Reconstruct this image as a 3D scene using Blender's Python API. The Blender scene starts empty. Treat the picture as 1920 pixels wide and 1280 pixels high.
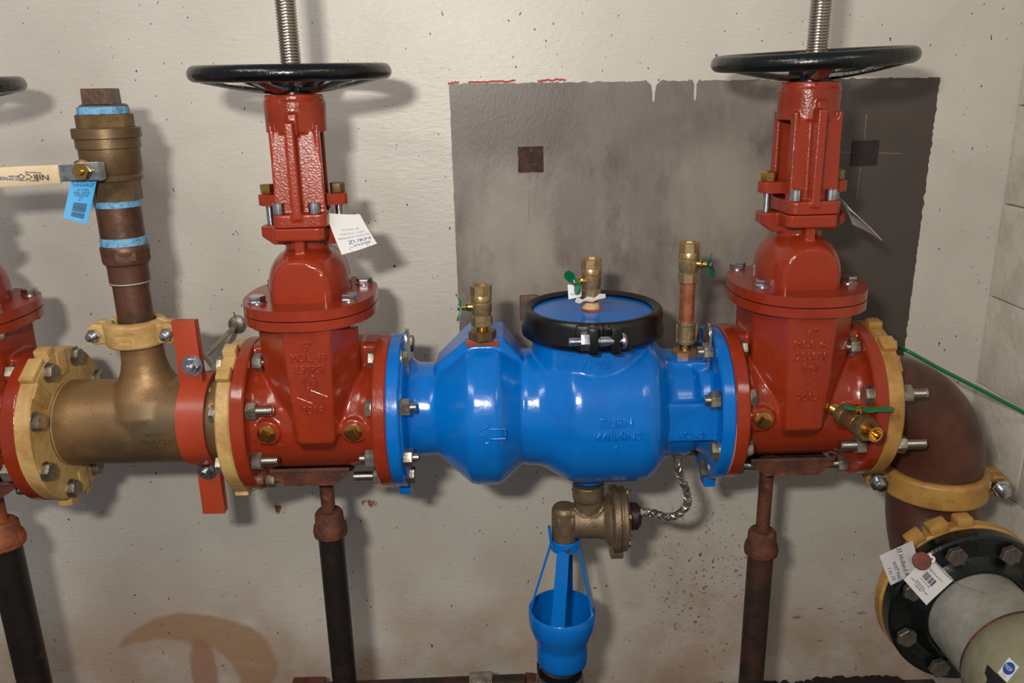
import bpy, bmesh, math, random
from mathutils import Matrix, Vector, noise
random.seed(7)
PI = math.pi
col = bpy.context.scene.collection

# ------------------------------------------------------------------ camera, world, lights
F, TH, PS, RO = 1550.0, .2950, -.0080, -.0210
CAM = Vector((0, -1.420, .556))
_f = Vector((-math.sin(PS)*math.cos(TH), math.cos(PS)*math.cos(TH), -math.sin(TH)))
_r0 = Vector((math.cos(PS), math.sin(PS), 0)); _u0 = _r0.cross(_f)
_r = _r0*math.cos(RO)+_u0*math.sin(RO); _u = -_r0*math.sin(RO)+_u0*math.cos(RO)
cd = bpy.data.cameras.new('camera'); cam = bpy.data.objects.new('camera', cd); col.objects.link(cam)
cam.matrix_world = Matrix(((_r.x, _u.x, -_f.x, CAM.x), (_r.y, _u.y, -_f.y, CAM.y), (_r.z, _u.z, -_f.z, CAM.z), (0, 0, 0, 1)))
cd.sensor_width = 36; cd.lens = 36*F/1920; cd.clip_start = .05
bpy.context.scene.camera = cam
def at(px, py, Y):                       # point of the plane y=Y seen at a pixel of the 1920x1280 photograph
    d = _f+_r*((px-960)/F)-_u*((py-640)/F)
    return CAM+d*((Y-CAM.y)/d.y)
w = bpy.data.worlds.new('room_ambience'); bpy.context.scene.world = w; w.use_nodes = True
w.node_tree.nodes['Background'].inputs[0].default_value = (.86, .84, .92, 1)
w.node_tree.nodes['Background'].inputs[1].default_value = .28
def area(name, loc, target, sx, sy, power, color):
    l = bpy.data.lights.new(name, 'AREA'); l.shape = 'RECTANGLE'; l.size = sx; l.size_y = sy; l.energy = power; l.color = color
    o = bpy.data.objects.new(name, l); col.objects.link(o); o.location = loc
    o.rotation_euler = (Vector(target)-Vector(loc)).to_track_quat('-Z', 'Y').to_euler(); return o
area('work_lamp', (-.22, -1.55, .76), (0, 0, .1), .11, .06, 20, (1, .95, .86))
area('ceiling_lamp', (1.5, -2.1, 1.75), (-.1, .2, .2), 1.2, .35, 13, (1, .94, .84))
area('ceiling_lamp', (-1.3, -1.7, 1.9), (0, .2, .3), 1.2, .35, 18, (1, .95, .88))
sc = bpy.context.scene
sc.view_settings.view_transform = 'Standard'; sc.view_settings.look = 'None'
sc.view_settings.exposure = 0.0; sc.view_settings.gamma = 1; sc.view_settings.use_curve_mapping = False

# ------------------------------------------------------------------ materials
def lin(c):
    return tuple((x/255/12.92 if x/255 <= .04045 else ((x/255+.055)/1.055)**2.4) for x in c)+(1,)
def mat(name, c1, rough=.4, metal=0, c2=None, scale=20, lo=.45, hi=.6, bump=.0, bscale=120, coat=0, c3=None, s3=6, lo3=.55, hi3=.7, stretch=None, rvar=0):
    m = bpy.data.materials.new(name); m.use_nodes = True; nt = m.node_tree; N = nt.nodes; L = nt.links
    b = N['Principled BSDF']; b.inputs['Roughness'].default_value = rough; b.inputs['Metallic'].default_value = metal
    b.inputs['Base Color'].default_value = lin(c1); b.inputs['Coat Weight'].default_value = coat; b.inputs['Coat Roughness'].default_value = .08
    tc = N.new('ShaderNodeTexCoord'); mp = N.new('ShaderNodeMapping'); L.new(tc.outputs['Object'], mp.inputs[0])
    if stretch: mp.inputs['Scale'].default_value = stretch
    cur = None
    def layer(c, s, a, z, cur, det=6):
        n = N.new('ShaderNodeTexNoise'); n.inputs['Scale'].default_value = s; n.inputs['Detail'].default_value = det; n.inputs['Roughness'].default_value = .65
        L.new(mp.outputs[0], n.inputs['Vector'])
        r = N.new('ShaderNodeMapRange'); r.inputs[1].default_value = a; r.inputs[2].default_value = z; L.new(n.outputs[0], r.inputs[0])
        x = N.new('ShaderNodeMix'); x.data_type = 'RGBA'; L.new(r.outputs[0], x.inputs[0])
        if cur: L.new(cur, x.inputs[6])
        else: x.inputs[6].default_value = lin(c1)
        x.inputs[7].default_value = lin(c); return x.outputs[2], n.outputs[0]
    if c2: cur, n0 = layer(c2, scale, lo, hi, cur)
    if c3: cur, n1 = layer(c3, s3, lo3, hi3, cur)
    if cur: L.new(cur, b.inputs['Base Color'])
    if rvar and c2:
        r = N.new('ShaderNodeMapRange'); r.inputs[3].default_value = rough-rvar; r.inputs[4].default_value = rough+rvar
        r.inputs[1].default_value = .3; r.inputs[2].default_value = .7; L.new(n0, r.inputs[0]); L.new(r.outputs[0], b.inputs['Roughness'])
    if bump:
        n = N.new('ShaderNodeTexNoise'); n.inputs['Scale'].default_value = bscale; n.inputs['Detail'].default_value = 3; L.new(mp.outputs[0], n.inputs['Vector'])
        bp = N.new('ShaderNodeBump'); bp.inputs['Strength'].default_value = 1; bp.inputs['Distance'].default_value = bump
        L.new(n.outputs[0], bp.inputs['Height']); L.new(bp.outputs[0], b.inputs['Normal'])
        if coat: L.new(bp.outputs[0], b.inputs['Coat Normal'])
    return m
RED = mat('red_enamel', (141, 47, 23), .18, bump=.0005, bscale=60, c2=(132, 42, 20), scale=9)
REDROUGH = mat('red_enamel_rough_cast', (141, 47, 24), .24, bump=.0006, bscale=300)
REDOLD = mat('dusty_red_enamel', (168, 62, 42), .35, c2=(140, 70, 55), scale=12, bump=.0006, bscale=60)
BLUE = mat('blue_enamel', (1, 104, 188), .2, bump=.0005, bscale=50, c2=(1, 96, 178), scale=7)
BLACKP = mat('black_gloss_paint', (7, 7, 8), .24, bump=.001, bscale=110)
BLACKG = mat('greenish_black_paint', (7, 15, 13), .26, bump=.001, bscale=90)
BLACKR = mat('black_rubbery_coating', (13, 13, 16), .3, bump=.0002, bscale=200)
YEL = mat('ochre_primer', (192, 158, 100), .44, c2=(170, 132, 78), scale=14, bump=.0012, bscale=70, c3=(150, 100, 50), s3=26, lo3=.62, hi3=.72)
YELD = mat('ochre_primer_aged', (172, 130, 66), .45, c2=(148, 106, 52), scale=14, bump=.0012, bscale=70, c3=(120, 72, 30), s3=24, lo3=.6, hi3=.72)
BRONZE = mat('cast_bronze', (140, 108, 72), .46, .5, c2=(112, 86, 58), scale=5, bump=.0004, bscale=260, c3=(84, 80, 64), s3=4, lo3=.52, hi3=.78, rvar=.05)
BVB = mat('dark_valve_bronze', (112, 90, 62), .42, .5, c2=(88, 70, 50), scale=8, bump=.0003, bscale=260, c3=(132, 108, 70), s3=12, lo3=.55, hi3=.7)
BRZ2 = mat('rough_bronze_casting', (132, 112, 88), .42, .6, c2=(110, 92, 72), scale=40, bump=.0007, bscale=420, rvar=.06)
BRASS = mat('satin_brass', (172, 148, 108), .34, .75, c2=(154, 130, 92), scale=60, bump=.0002, bscale=400)
BRASSY = mat('polished_brass', (212, 172, 96), .18, 1)
BRASSD = mat('dull_brass', (132, 108, 72), .4, .7, c2=(106, 84, 56), scale=30, bump=.0003, bscale=300)
COPPER = mat('bright_copper', (184, 118, 84), .3, .6, c2=(160, 94, 66), scale=30)
COPD = mat('aged_copper', (98, 66, 50), .42, .35, c2=(72, 50, 40), scale=14, c3=(138, 104, 84), s3=40, lo3=.66, hi3=.72, bump=.0006)
BROWN = mat('dark_brown_coated_copper', (88, 50, 38), .36, .15, c2=(66, 40, 32), scale=7, c3=(112, 66, 48), s3=9, lo3=.6, hi3=.8, bump=.0005)
ZINC = mat('zinc_plated_steel', (205, 208, 212), .25, 1, c2=(165, 168, 172), scale=60)
ZDULL = mat('dull_galvanised_steel', (168, 160, 144), .4, .85, c2=(130, 124, 112), scale=50, bump=.0006, bscale=300)
STEEL = mat('machined_steel', (190, 184, 174), .26, 1)
NICKEL = mat('braided_nickel', (190, 184, 176), .25, .9)
RUST = mat('rusty_steel', (96, 50, 32), .75, .1, c2=(62, 36, 28), scale=30, c3=(134, 72, 40), s3=40, lo3=.58, hi3=.7, bump=.002, bscale=150)
RUSTY = mat('orange_rusted_post', (150, 82, 40), .7, .1, c2=(110, 60, 34), scale=25, bump=.002, bscale=150)
PIPEBLK = mat('blackened_pipe', (30, 27, 25), .42, .2, c2=(52, 36, 28), scale=10, lo=.5, hi=.68, c3=(84, 56, 38), s3=22, lo3=.64, hi3=.74, bump=.001, bscale=150)
PIPERST = mat('brown_rust_pipe', (72, 44, 30), .6, .2, c2=(34, 28, 25), scale=12, lo=.42, hi=.6, bump=.001, bscale=150)
GREEN = mat('green_handle_coating', (6, 108, 66), .3, c2=(6, 92, 58), scale=40)
CREAM = mat('cream_vinyl_grip', (216, 196, 160), .45, c2=(206, 184, 146), scale=20, bump=.0006)
TAPE = mat('pale_blue_thread_sealant', (110, 168, 206), .6, c2=(84, 132, 168), scale=60, bump=.002, bscale=200)
ORANGE = mat('orange_red_strap_paint', (164, 62, 34), .35, c2=(154, 56, 30), scale=10)
WHITE = mat('white_card', (214, 212, 210), .6)
PAPER = mat('worn_white_card', (196, 192, 192), .7, c2=(184, 180, 182), scale=30)
BLUETAG = mat('blue_card', (60, 160, 218), .5)
INK = mat('dark_blue_ink', (28, 36, 70), .6)
INKB = mat('bright_blue_ink', (24, 74, 150), .6)
INKG = mat('green_ink', (20, 128, 84), .6)
INKK = mat('black_ink', (26, 24, 28), .6)
INKP = mat('pale_grey_ink', (140, 138, 146), .6)
WAX = mat('brown_red_seal', (110, 56, 44), .6, c2=(96, 48, 38), scale=60, bump=.001)
GREYP = mat('grey_painted_iron', (150, 146, 138), .5, c2=(126, 124, 112), scale=8, bump=.0008, bscale=90)
OLIVE = mat('grey_green_painted_iron', (134, 130, 104), .42, c2=(116, 112, 92), scale=8, bump=.0008, bscale=90)
RUBBER = mat('grey_rubber_sleeve', (84, 78, 76), .5, c2=(66, 60, 58), scale=20, bump=.001)
WIREG = mat('green_insulation', (18, 110, 62), .3)
GASKET = mat('pale_gasket', (206, 150, 130), .6)
WOOD = mat('tan_putty', (196, 160, 112), .7)

# ------------------------------------------------------------------ mesh helpers
def fr(o=(0, 0, 0), z=(0, 0, 1), x=None):
    z = Vector(z).normalized()
    if x is None: x = Vector((1, 0, 0)) if abs(z.x) < .9 else Vector((0, 1, 0))
    x = Vector(x); x = (x-z*x.dot(z)).normalized(); y = z.cross(x); o = Vector(o)
    return Matrix(((x.x, y.x, z.x, o.x), (x.y, y.y, z.y, o.y), (x.z, y.z, z.z, o.z), (0, 0, 0, 1)))
class B:
    def __init__(s): s.bm = bmesh.new()
    def lathe(s, prof, M=None, n=40, sx=1, sy=1, ph=0, closed=False):
        M = M or Matrix(); bm = s.bm; rings = []
        for r, z in prof:
            if r < 1e-6: rings.append([bm.verts.new(M @ Vector((0, 0, z)))])
            else: rings.append([bm.verts.new(M @ Vector((r*sx*math.cos(2*PI*i/n+ph), r*sy*math.sin(2*PI*i/n+ph), z))) for i in range(n)])
        pr = list(zip(rings, rings[1:]))
        if closed: pr.append((rings[-1], rings[0]))
        for a, b in pr:
            if len(a) == 1 and len(b) == 1: continue
            for i in range(n):
                j = (i+1) % n
                if len(a) == 1: bm.faces.new((a[0], b[j], b[i]))
                elif len(b) == 1: bm.faces.new((a[i], a[j], b[0]))
                else: bm.faces.new((a[i], a[j], b[j], b[i]))
        if not closed:
            if len(rings[0]) > 1: bm.faces.new(rings[0][::-1])
            if len(rings[-1]) > 1: bm.faces.new(rings[-1])
        return s
    def cyl(s, M, r, h, n=32, ch=0, r2=None, ph=0):
        r2 = r if r2 is None else r2
        p = [(r, 0), (r2, h)] if not ch else [(r-ch, 0), (r, ch), (r2, h-ch), (r2-ch, h)]
        return s.lathe(p, M, n, ph=ph)
    def hex(s, M, r, h, ch=.0015, n=6): return s.lathe([(r*.93, 0), (r, ch), (r, h-ch), (r*.9, h)], M, n)
    def box(s, M, sx, sy, sz, bev=0, seg=2):
        g = bmesh.ops.create_cube(s.bm, size=1, matrix=M @ Matrix.Diagonal((sx, sy, sz, 1)))
        if bev:
            es = list({e for v in g['verts'] for e in v.link_edges})
            bmesh.ops.bevel(s.bm, geom=es, offset=bev, segments=seg, profile=.6, affect='EDGES')
        return s
    def prism(s, M, pts, h, bev=0, seg=2):
        bm = s.bm; a = [bm.verts.new(M @ Vector((x, y, 0))) for x, y in pts]; b = [bm.verts.new(M @ Vector((x, y, h))) for x, y in pts]
        n = len(pts); fs = [bm.faces.new(a[::-1]), bm.faces.new(b)]
        for i in range(n): fs.append(bm.faces.new((a[i], a[(i+1) % n], b[(i+1) % n], b[i])))
        if bev:
            es = list(set(fs[0].edges) | set(fs[1].edges)); bmesh.ops.bevel(bm, geom=es, offset=bev, segments=seg, profile=.6, affect='EDGES')
        return s
    def loft(s, loops):
        bm = s.bm; R = [[bm.verts.new(Vector(p)) for p in l] for l in loops]; n = len(R[0])
        for a, b in zip(R, R[1:]):
            for i in range(n): bm.faces.new((a[i], a[(i+1) % n], b[(i+1) % n], b[i]))
        bm.faces.new(R[0][::-1]); bm.faces.new(R[-1]); return s
    def tube(s, pts, r, n=12, sq=1, up=(0, 0, 1)):
        pts = [Vector(p) for p in pts]; loops = []; prev = None
        for i, p in enumerate(pts):
            t = (pts[min(i+1, len(pts)-1)]-pts[max(i-1, 0)]).normalized()
            if prev is None:
                x = Vector(up).cross(t)
                if x.length < .1: x = Vector((1, 0, 0)).cross(t)
            else: x = prev-t*prev.dot(t)
            x.normalize(); prev = x; y = t.cross(x); rr = r[i] if isinstance(r, (list, tuple)) else r
            loops.append([p+x*rr*math.cos(2*PI*k/n)+y*rr*sq*math.sin(2*PI*k/n) for k in range(n)])
        return s.loft(loops)
    def thread(s, M, r, L, pitch=.0022, n=16, depth=.0011):
        p = []; z = 0
        while z+pitch < L: p += [(r-depth, z), (r, z+pitch*.35), (r, z+pitch*.6)]; z += pitch
        p += [(r-depth, z), (r-depth, L-.0005), (r-2*depth, L)]
        return s.lathe(p, M, n)
    def mesh(s, name, m, ang=35):
        bm = s.bm; bmesh.ops.recalc_face_normals(bm, faces=bm.faces)
        for f in bm.faces: f.smooth = True
        lim = math.radians(ang)
        for e in bm.edges:
            if len(e.link_faces) == 2 and e.calc_face_angle(0) > lim: e.smooth = False
        me = bpy.data.meshes.new(name); bm.to_mesh(me); bm.free(); me.materials.append(m); return me
def inst(name, me, parent=None, M=None):
    o = bpy.data.objects.new(name, me); col.objects.link(o)
    if parent: o.parent = parent
    if M is not None: o.matrix_local = M
    return o
def part(name, b, m, parent=None, ang=35, M=None, label=None):
    o = inst(name, b.mesh(name, m, ang), parent, M)
    if label: o['label'] = label
    return o
def remesh(b, name, m, vox=.003, smooth=4):
    me = b.mesh(name, m); o = bpy.data.objects.new('remesh_source', me); col.objects.link(o)
    r = o.modifiers.new('r', 'REMESH'); r.mode = 'VOXEL'; r.voxel_size = vox; r.use_smooth_shade = True
    s = o.modifiers.new('s', 'SMOOTH'); s.factor = .5; s.iterations = smooth
    dg = bpy.context.evaluated_depsgraph_get(); out = bpy.data.meshes.new_from_object(o.evaluated_get(dg)); out.name = name
    bpy.data.objects.remove(o)
    for p in out.polygons: p.use_smooth = True
    out.materials.clear(); out.materials.append(m); return out
def tag(o, label, cat, group=None):
    o['label'] = label; o['category'] = cat
    if group: o['group'] = group
    return o
def thing(name, loc, label, cat, group=None, rot=None):
    o = bpy.data.objects.new(name, None); col.objects.link(o); o.location = loc; o.empty_display_size = .02
    if rot is not None: o.rotation_euler = rot
    return tag(o, label, cat, group)
def copy_part(c, parent):
    d = c.copy(); col.objects.link(d); d.parent = parent
    for g in c.children: copy_part(g, d)
def copy_thing(t, loc, label, group=None, skip=()):
    r = t.copy(); col.objects.link(r); r.location = loc; r['label'] = label
    if group: r['group'] = group
    for ch in t.children:
        if ch.name.split('.')[0] not in skip: copy_part(ch, r)
    return r
def text(name, s, size, M, m, parent, ext=.0006, warp=None, sx=1, align='CENTER', res=2, bev=0, lab=None, space=1.0, shear=0):
    c = bpy.data.curves.new(name, 'FONT'); c.body = s; c.size = size; c.extrude = ext; c.align_x = align; c.align_y = 'CENTER'
    c.resolution_u = res; c.space_line = space; c.bevel_depth = bev; c.bevel_resolution = 1; c.shear = shear
    o = bpy.data.objects.new(name, c); me = bpy.data.meshes.new_from_object(o); bpy.data.objects.remove(o)
    for v in me.vertices:
        p = v.co.copy(); p.x *= sx
        v.co = warp(p) if warp else M @ p
    me.materials.clear(); me.materials.append(m); me.name = name
    return inst(name, me, parent)
def face_front(x, y, z): return fr((x, y, z), (0, -1, 0), (1, 0, 0))    # text plane that looks along -Y
def warp_x(x0, R, a0, rot=0, cz=0, cy=0):                                # text wrapped on a cylinder that runs along X
    def g(p):
        if rot: p = Vector((-p.x, -p.y, p.z))
        a = a0+p.y/R; q = R+p.z
        return Vector((x0+p.x, cy-q*math.cos(a), cz+q*math.sin(a)))
    return g
def warp_z(R, z0, a0, k=1):                                              # wrapped on a vertical cylinder (a0 measured from -Y toward +X)
    def g(p):
        a = a0+p.x/R; q = R+p.z
        return Vector((q*math.sin(a), -q*math.cos(a), z0+p.y))
    return g
def rrect(w, h, r, n=5):
    pts = []
    for cx, cy, a in ((w/2-r, h/2-r, 0), (-w/2+r, h/2-r, PI/2), (-w/2+r, -h/2+r, PI), (w/2-r, -h/2+r, 1.5*PI)):
        pts += [(cx+r*math.cos(a+PI/2*i/n), cy+r*math.sin(a+PI/2*i/n)) for i in range(n+1)]
    return pts
def sup(a, b, e=2.5, n=56):
    return [(a*abs(math.cos(t))**(2/e)*(1 if math.cos(t) >= 0 else -1), b*abs(math.sin(t))**(2/e)*(1 if math.sin(t) >= 0 else -1)) for t in [2*PI*i/n for i in range(n)]]
def ring(b, M, ro, ri, h, n=64, ch=.0015):
    return b.lathe([(ro-ch, 0), (ro, ch), (ro, h-ch), (ro-ch, h), (ri+ch, h), (ri, h-ch), (ri, ch), (ri+ch, 0)], M, n, closed=True)

# shared hardware meshes (axis +Z, seated at z=0)
def hw(name, m, **k):
    b = B(); s = k.get('s', 1)
    if 'washer' in k: b.lathe([(.009*s, -.0001), (.0175*s, 0), (.0175*s, .0018), (.009*s, .0018)], n=24)
    if 'head' in k: b.hex(fr((0, 0, .001)), .0158*s, .011*s)
    if 'nut' in k: b.hex(fr((0, 0, .001)), .0162*s, .017*s)
    if 'stud' in k: b.thread(fr((0, 0, .014*s)), .0094*s, k['stud'], .0026*s, 20, .0010)
    return b.mesh(name, m)
HEAD = hw('bolt_head', ZDULL, head=1, washer=1)
HEADZ = hw('bolt_head', ZINC, head=1, washer=1, s=.92)
HEADS = hw('bolt_head', ZINC, head=1, s=.8)
NUT = hw('hex_nut', ZDULL, nut=1)
NUTS = hw('hex_nut', ZINC, nut=1, s=.72)
THR = {L: hw('stud', STEEL, stud=L) for L in (.014, .031, .040)}
def bolt_ring(parent, x, sgn, R, spec, cz=0):
    """heads or nuts round a flange face that looks along sgn*X; spec: (angle from the front, kind)"""
    for a, k in spec:
        a = math.radians(a); P = (x, -R*math.cos(a), R*math.sin(a)+cz)
        M = fr(P, (sgn, 0, 0), (0, 0, 1)) @ Matrix.Rotation(random.uniform(0, 1), 4, 'Z')
        if k == 'h': inst('bolt_head', HEAD, parent, M)
        else:
            n = inst('hex_nut', NUT, parent, M)
            inst('stud', THR[{'n': .014, 'm': .031, 'l': .040}[k]], n, Matrix())
ANG = [22.5, 67.5, 112.5, 157.5, 202.5, 247.5, 292.5, 337.5]

# ------------------------------------------------------------------ the room
WY = .33
def wall_material():
    m = bpy.data.materials.new('stained_cream_wall_paint'); m.use_nodes = True; nt = m.node_tree; N = nt.nodes; L = nt.links
    b = N['Principled BSDF']; b.inputs['Roughness'].default_value = .34
    tc = N.new('ShaderNodeTexCoord')
    def mapn(scale):
        mp = N.new('ShaderNodeMapping'); mp.inputs['Scale'].default_value = scale; L.new(tc.outputs['Object'], mp.inputs[0]); return mp.outputs[0]
    def noi(s, scale=(1, 1, 1), det=6, ro=.6):
        n = N.new('ShaderNodeTexNoise'); n.inputs['Scale'].default_value = s; n.inputs['Detail'].default_value = det; n.inputs['Roughness'].default_value = ro
        L.new(mapn(scale), n.inputs['Vector']); return n.outputs[0]
    def rng(v, a, z, c=0, d=1):
        r = N.new('ShaderNodeMapRange'); r.interpolation_type = 'SMOOTHSTEP'
        for i, q in zip((1, 2, 3, 4), (a, z, c, d)): r.inputs[i].default_value = q
        L.new(v, r.inputs[0]); return r.outputs[0]
    def mth(op, a, c):
        x = N.new('ShaderNodeMath'); x.operation = op
        for i, q in enumerate((a, c)):
            if isinstance(q, (int, float)): x.inputs[i].default_value = q
            else: L.new(q, x.inputs[i])
        return x.outputs[0]
    cur = [None]
    def mix(fac, c):
        x = N.new('ShaderNodeMix'); x.data_type = 'RGBA'; L.new(fac, x.inputs[0])
        if cur[0]: L.new(cur[0], x.inputs[6])
        else: x.inputs[6].default_value = lin((204, 199, 188))
        x.inputs[7].default_value = lin(c); cur[0] = x.outputs[2]
    def blob(cx, cz, rx, rz, soft=.5, wob=.5):
        sp = N.new('ShaderNodeSeparateXYZ'); L.new(tc.outputs['Object'], sp.inputs[0])
        dx = mth('DIVIDE', mth('SUBTRACT', sp.outputs[0], cx), rx); dz = mth('DIVIDE', mth('SUBTRACT', sp.outputs[2], cz), rz)
        d = mth('SQRT', mth('ADD', mth('MULTIPLY', dx, dx), mth('MULTIPLY', dz, dz)), 0)
        d = mth('ADD', d, mth('MULTIPLY', mth('SUBTRACT', noi(9, det=8), .5), wob*2))
        return rng(d, 1, 1-soft)
    mix(rng(noi(3.5), .4, .7, 0, .55), (190, 182, 172))
    mix(rng(noi(60, (1, 1, 7)), .5, .75, 0, .35), (222, 218, 208))                 # horizontal brush marks
    sp = N.new('ShaderNodeSeparateXYZ'); L.new(tc.outputs['Object'], sp.inputs[0])
    low = rng(sp.outputs[2], -.35, -.85)
    mix(mth('MULTIPLY', low, rng(noi(5), .3, .65, .1, .75)), (168, 136, 112))      # browner and darker towards the floor, broken up by noise
    # drag smear and drip low on the left
    sm = mth('MULTIPLY', blob(-.79, -.80, .21, .155, .08, .10), mth('SUBTRACT', 1, blob(-.88, -.86, .205, .14, .12, .2)))
    mix(mth('MULTIPLY', sm, rng(noi(14, (1, 1, 3)), .25, .5, .55, .85)), (166, 130, 98))
    mix(mth('MULTIPLY', blob(-.775, -.83, .04, .12, .3, .3), rng(noi(10), .3, .5, .4, .75)), (158, 112, 88))
    # rusty freckles right of the drain
    fz = blob(.46, -.60, .22, .36, .9, .5)
    mix(mth('MULTIPLY', fz, rng(noi(110, det=2), .63, .67)), (110, 74, 52))
    mix(mth('MULTIPLY', fz, rng(noi(12), .4, .8, 0, .5)), (172, 128, 98))
    mix(mth('MULTIPLY', blob(.78, -.66, .13, .16, .5, .3), rng(noi(30, (.5, 1, 1.5), det=2), .64, .68)), (134, 108, 88))
    for cx_, cz_ in ((-.545, -.375), (-.33, -.365)): mix(mth('MULTIPLY', blob(cx_, cz_, .022, .012, .4, .9), rng(noi(60, (1.5, 1, .6)), .45, .55)), (140, 78, 50))
    mix(rng(noi(110, (1.2, 1, .8), det=2, ro=.5), .735, .75), (52, 46, 44))          # small dark pits
    mix(rng(noi(60, (1, 1, .6), det=5, ro=.7), .79, .805), (96, 86, 78))
    L.new(cur[0], b.inputs['Base Color'])
    h = mth('ADD', mth('MULTIPLY', noi(45, (1, 1, 3), 8), 1), mth('MULTIPLY', noi(240, (1, 1, 2), 2), .35))
    bp = N.new('ShaderNodeBump'); bp.inputs['Strength'].default_value = .8; bp.inputs['Distance'].default_value = .0011
    L.new(h, bp.inputs['Height']); L.new(bp.outputs[0], b.inputs['Normal'])
    return m
WALL = wall_material()
RX = 1.065
b = B(); b.box(fr(((RX+.3-2.6)/2, WY+.04, .1)), RX+2.9, .08, 2.2)
wall = part('wall_back', b, WALL); wall['kind'] = 'structure'
# cinder block side wall
blockm = mat('painted_block', (214, 208, 194), .5, c2=(200, 192, 178), scale=12, bump=.002, bscale=60, c3=(120, 104, 88), s3=50, lo3=.68, hi3=.72)
b = B(); b.box(fr((RX+.0885, -.62, .1)), .16, 1.9, 2.2)
wr = part('wall_right', b, mat('painted_mortar', (196, 188, 172), .6, bump=.002, bscale=90)); wr['kind'] = 'structure'
bb = B(); bb.box(fr(), .03, .3975, .1975, .003); bm_ = bb.mesh('block', blockm)
bh = B(); bh.box(fr(), .03, .1975, .1975, .003); bh_ = bh.mesh('block', blockm)
for i in range(11):
    z = -.9+.1+.2*i+.005
    for j in range(3):
        yy = WY-.2-.4*j-(.2 if i % 2 else 0)
        inst('block', bm_, wr, fr((RX+.012+random.uniform(0, .002), yy, z)))
    if i % 2: inst('block', bh_, wr, fr((RX+.012, WY-.1, z)))
b = B(); b.box(fr((-.4, -1.0, -.94)), 3.6, 2.9, .08)
fl = part('floor', b, mat('dark_grimy_floor', (38, 34, 30), .7, c2=(70, 56, 44), scale=14, bump=.01, bscale=20)); fl['kind'] = 'structure'
# crumbs of dirt along the foot of the wall
b = B()
for i in range(240):
    x = .35+.62*random.random()**.6; s = random.uniform(.004, .013)*(1.6 if x > .75 else 1)
    b.lathe([(0, 0), (s, s*.25), (s*.6, s*.8), (0, s)], fr((x, WY-.004-random.random()*.03, -.9), (random.uniform(-.4, .4), -.2, 1)), 6)
g = part('dirt_crumbs', b, mat('black_dirt', (24, 20, 16), .9)); g['kind'] = 'stuff'; tag(g, 'black crumbly dirt heaped along the foot of the back wall', 'dirt')

# bare rectangle of the wall that was left unpainted
def jag(p, q, n, amp, seed):
    out = []
    for i in range(n):
        t = i/n; v = p.lerp(q, t); k = noise.noise(Vector((t*n*.45, seed, 0)))+.5*noise.noise(Vector((t*n*1.1, seed, 3)))
        out.append(v+Vector((-(q-p).normalized().y, (q-p).normalized().x))*k*amp)
    return out
TL, TR, BL, BR = (at(*p, WY) for p in ((842, 157), (1762, 145), (862, 615), (1708, 600)))
BL = Vector((BL.x, 0, -.02)); BR = Vector((TR.x-.005, 0, -.12))
tl, tr, bl, br = (Vector((p.x, p.z)) for p in (TL, TR, BL, BR))
top = jag(tl, tr, 150, .0035, 1)
for dx, hh, wd in ((at(1226, 150, WY).x, .042, .011), (at(1304, 150, WY).x, .040, .005)):
    for v in top:
        if abs(v.x-dx) < wd: v.y -= 0
    i = min(range(len(top)), key=lambda k: abs(top[k].x-dx)); zt = top[i].y
    new = [Vector((dx-wd*1.5, zt+.002)), Vector((dx-wd*.5, zt-.008)), Vector((dx-.0028, zt-hh*.55)), Vector((dx-.0024, zt-hh+.004)), Vector((dx, zt-hh)), Vector((dx+.0024, zt-hh+.004)), Vector((dx+.0028, zt-hh*.55)), Vector((dx+wd*.5, zt-.008)), Vector((dx+wd*1.5, zt+.002))]
    top = [v for v in top if v.x < dx-wd*1.5-.001]+new+[v for v in top if v.x > dx+wd*1.5+.001]
pts = top+jag(tr, br, 110, .0035, 5)+jag(br, bl, 20, .002, 8)+jag(bl, tl, 60, .0016, 11)
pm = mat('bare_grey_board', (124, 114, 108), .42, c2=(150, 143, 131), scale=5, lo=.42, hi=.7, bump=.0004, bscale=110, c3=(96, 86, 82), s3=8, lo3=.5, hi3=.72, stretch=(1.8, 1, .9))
def tone_blob(m, c, cx, cz, rx, rz, soft, wob, k):
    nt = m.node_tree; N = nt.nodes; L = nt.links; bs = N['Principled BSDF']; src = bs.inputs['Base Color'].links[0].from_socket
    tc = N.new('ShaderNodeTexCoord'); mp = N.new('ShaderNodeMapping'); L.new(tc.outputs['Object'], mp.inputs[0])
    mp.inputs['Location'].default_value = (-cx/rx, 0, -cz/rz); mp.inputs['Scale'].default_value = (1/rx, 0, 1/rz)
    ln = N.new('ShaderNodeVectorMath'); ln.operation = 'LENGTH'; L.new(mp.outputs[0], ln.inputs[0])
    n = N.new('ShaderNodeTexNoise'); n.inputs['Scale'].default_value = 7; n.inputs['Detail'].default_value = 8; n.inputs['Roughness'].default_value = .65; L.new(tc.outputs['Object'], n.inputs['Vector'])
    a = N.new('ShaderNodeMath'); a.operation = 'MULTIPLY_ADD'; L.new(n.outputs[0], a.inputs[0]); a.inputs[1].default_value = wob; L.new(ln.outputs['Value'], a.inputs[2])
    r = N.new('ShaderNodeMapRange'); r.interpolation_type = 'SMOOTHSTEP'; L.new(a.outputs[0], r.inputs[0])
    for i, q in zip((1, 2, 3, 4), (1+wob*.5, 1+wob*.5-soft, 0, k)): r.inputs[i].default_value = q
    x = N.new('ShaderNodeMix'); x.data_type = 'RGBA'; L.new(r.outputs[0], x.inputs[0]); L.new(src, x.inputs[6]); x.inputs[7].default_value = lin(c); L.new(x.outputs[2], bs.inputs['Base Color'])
tone_blob(pm, (86, 76, 72), .02, .52, .22, .14, .6, .6, .75)
tone_blob(pm, (112, 100, 96), .30, .50, .25, .12, .6, .6, .6)
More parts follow.
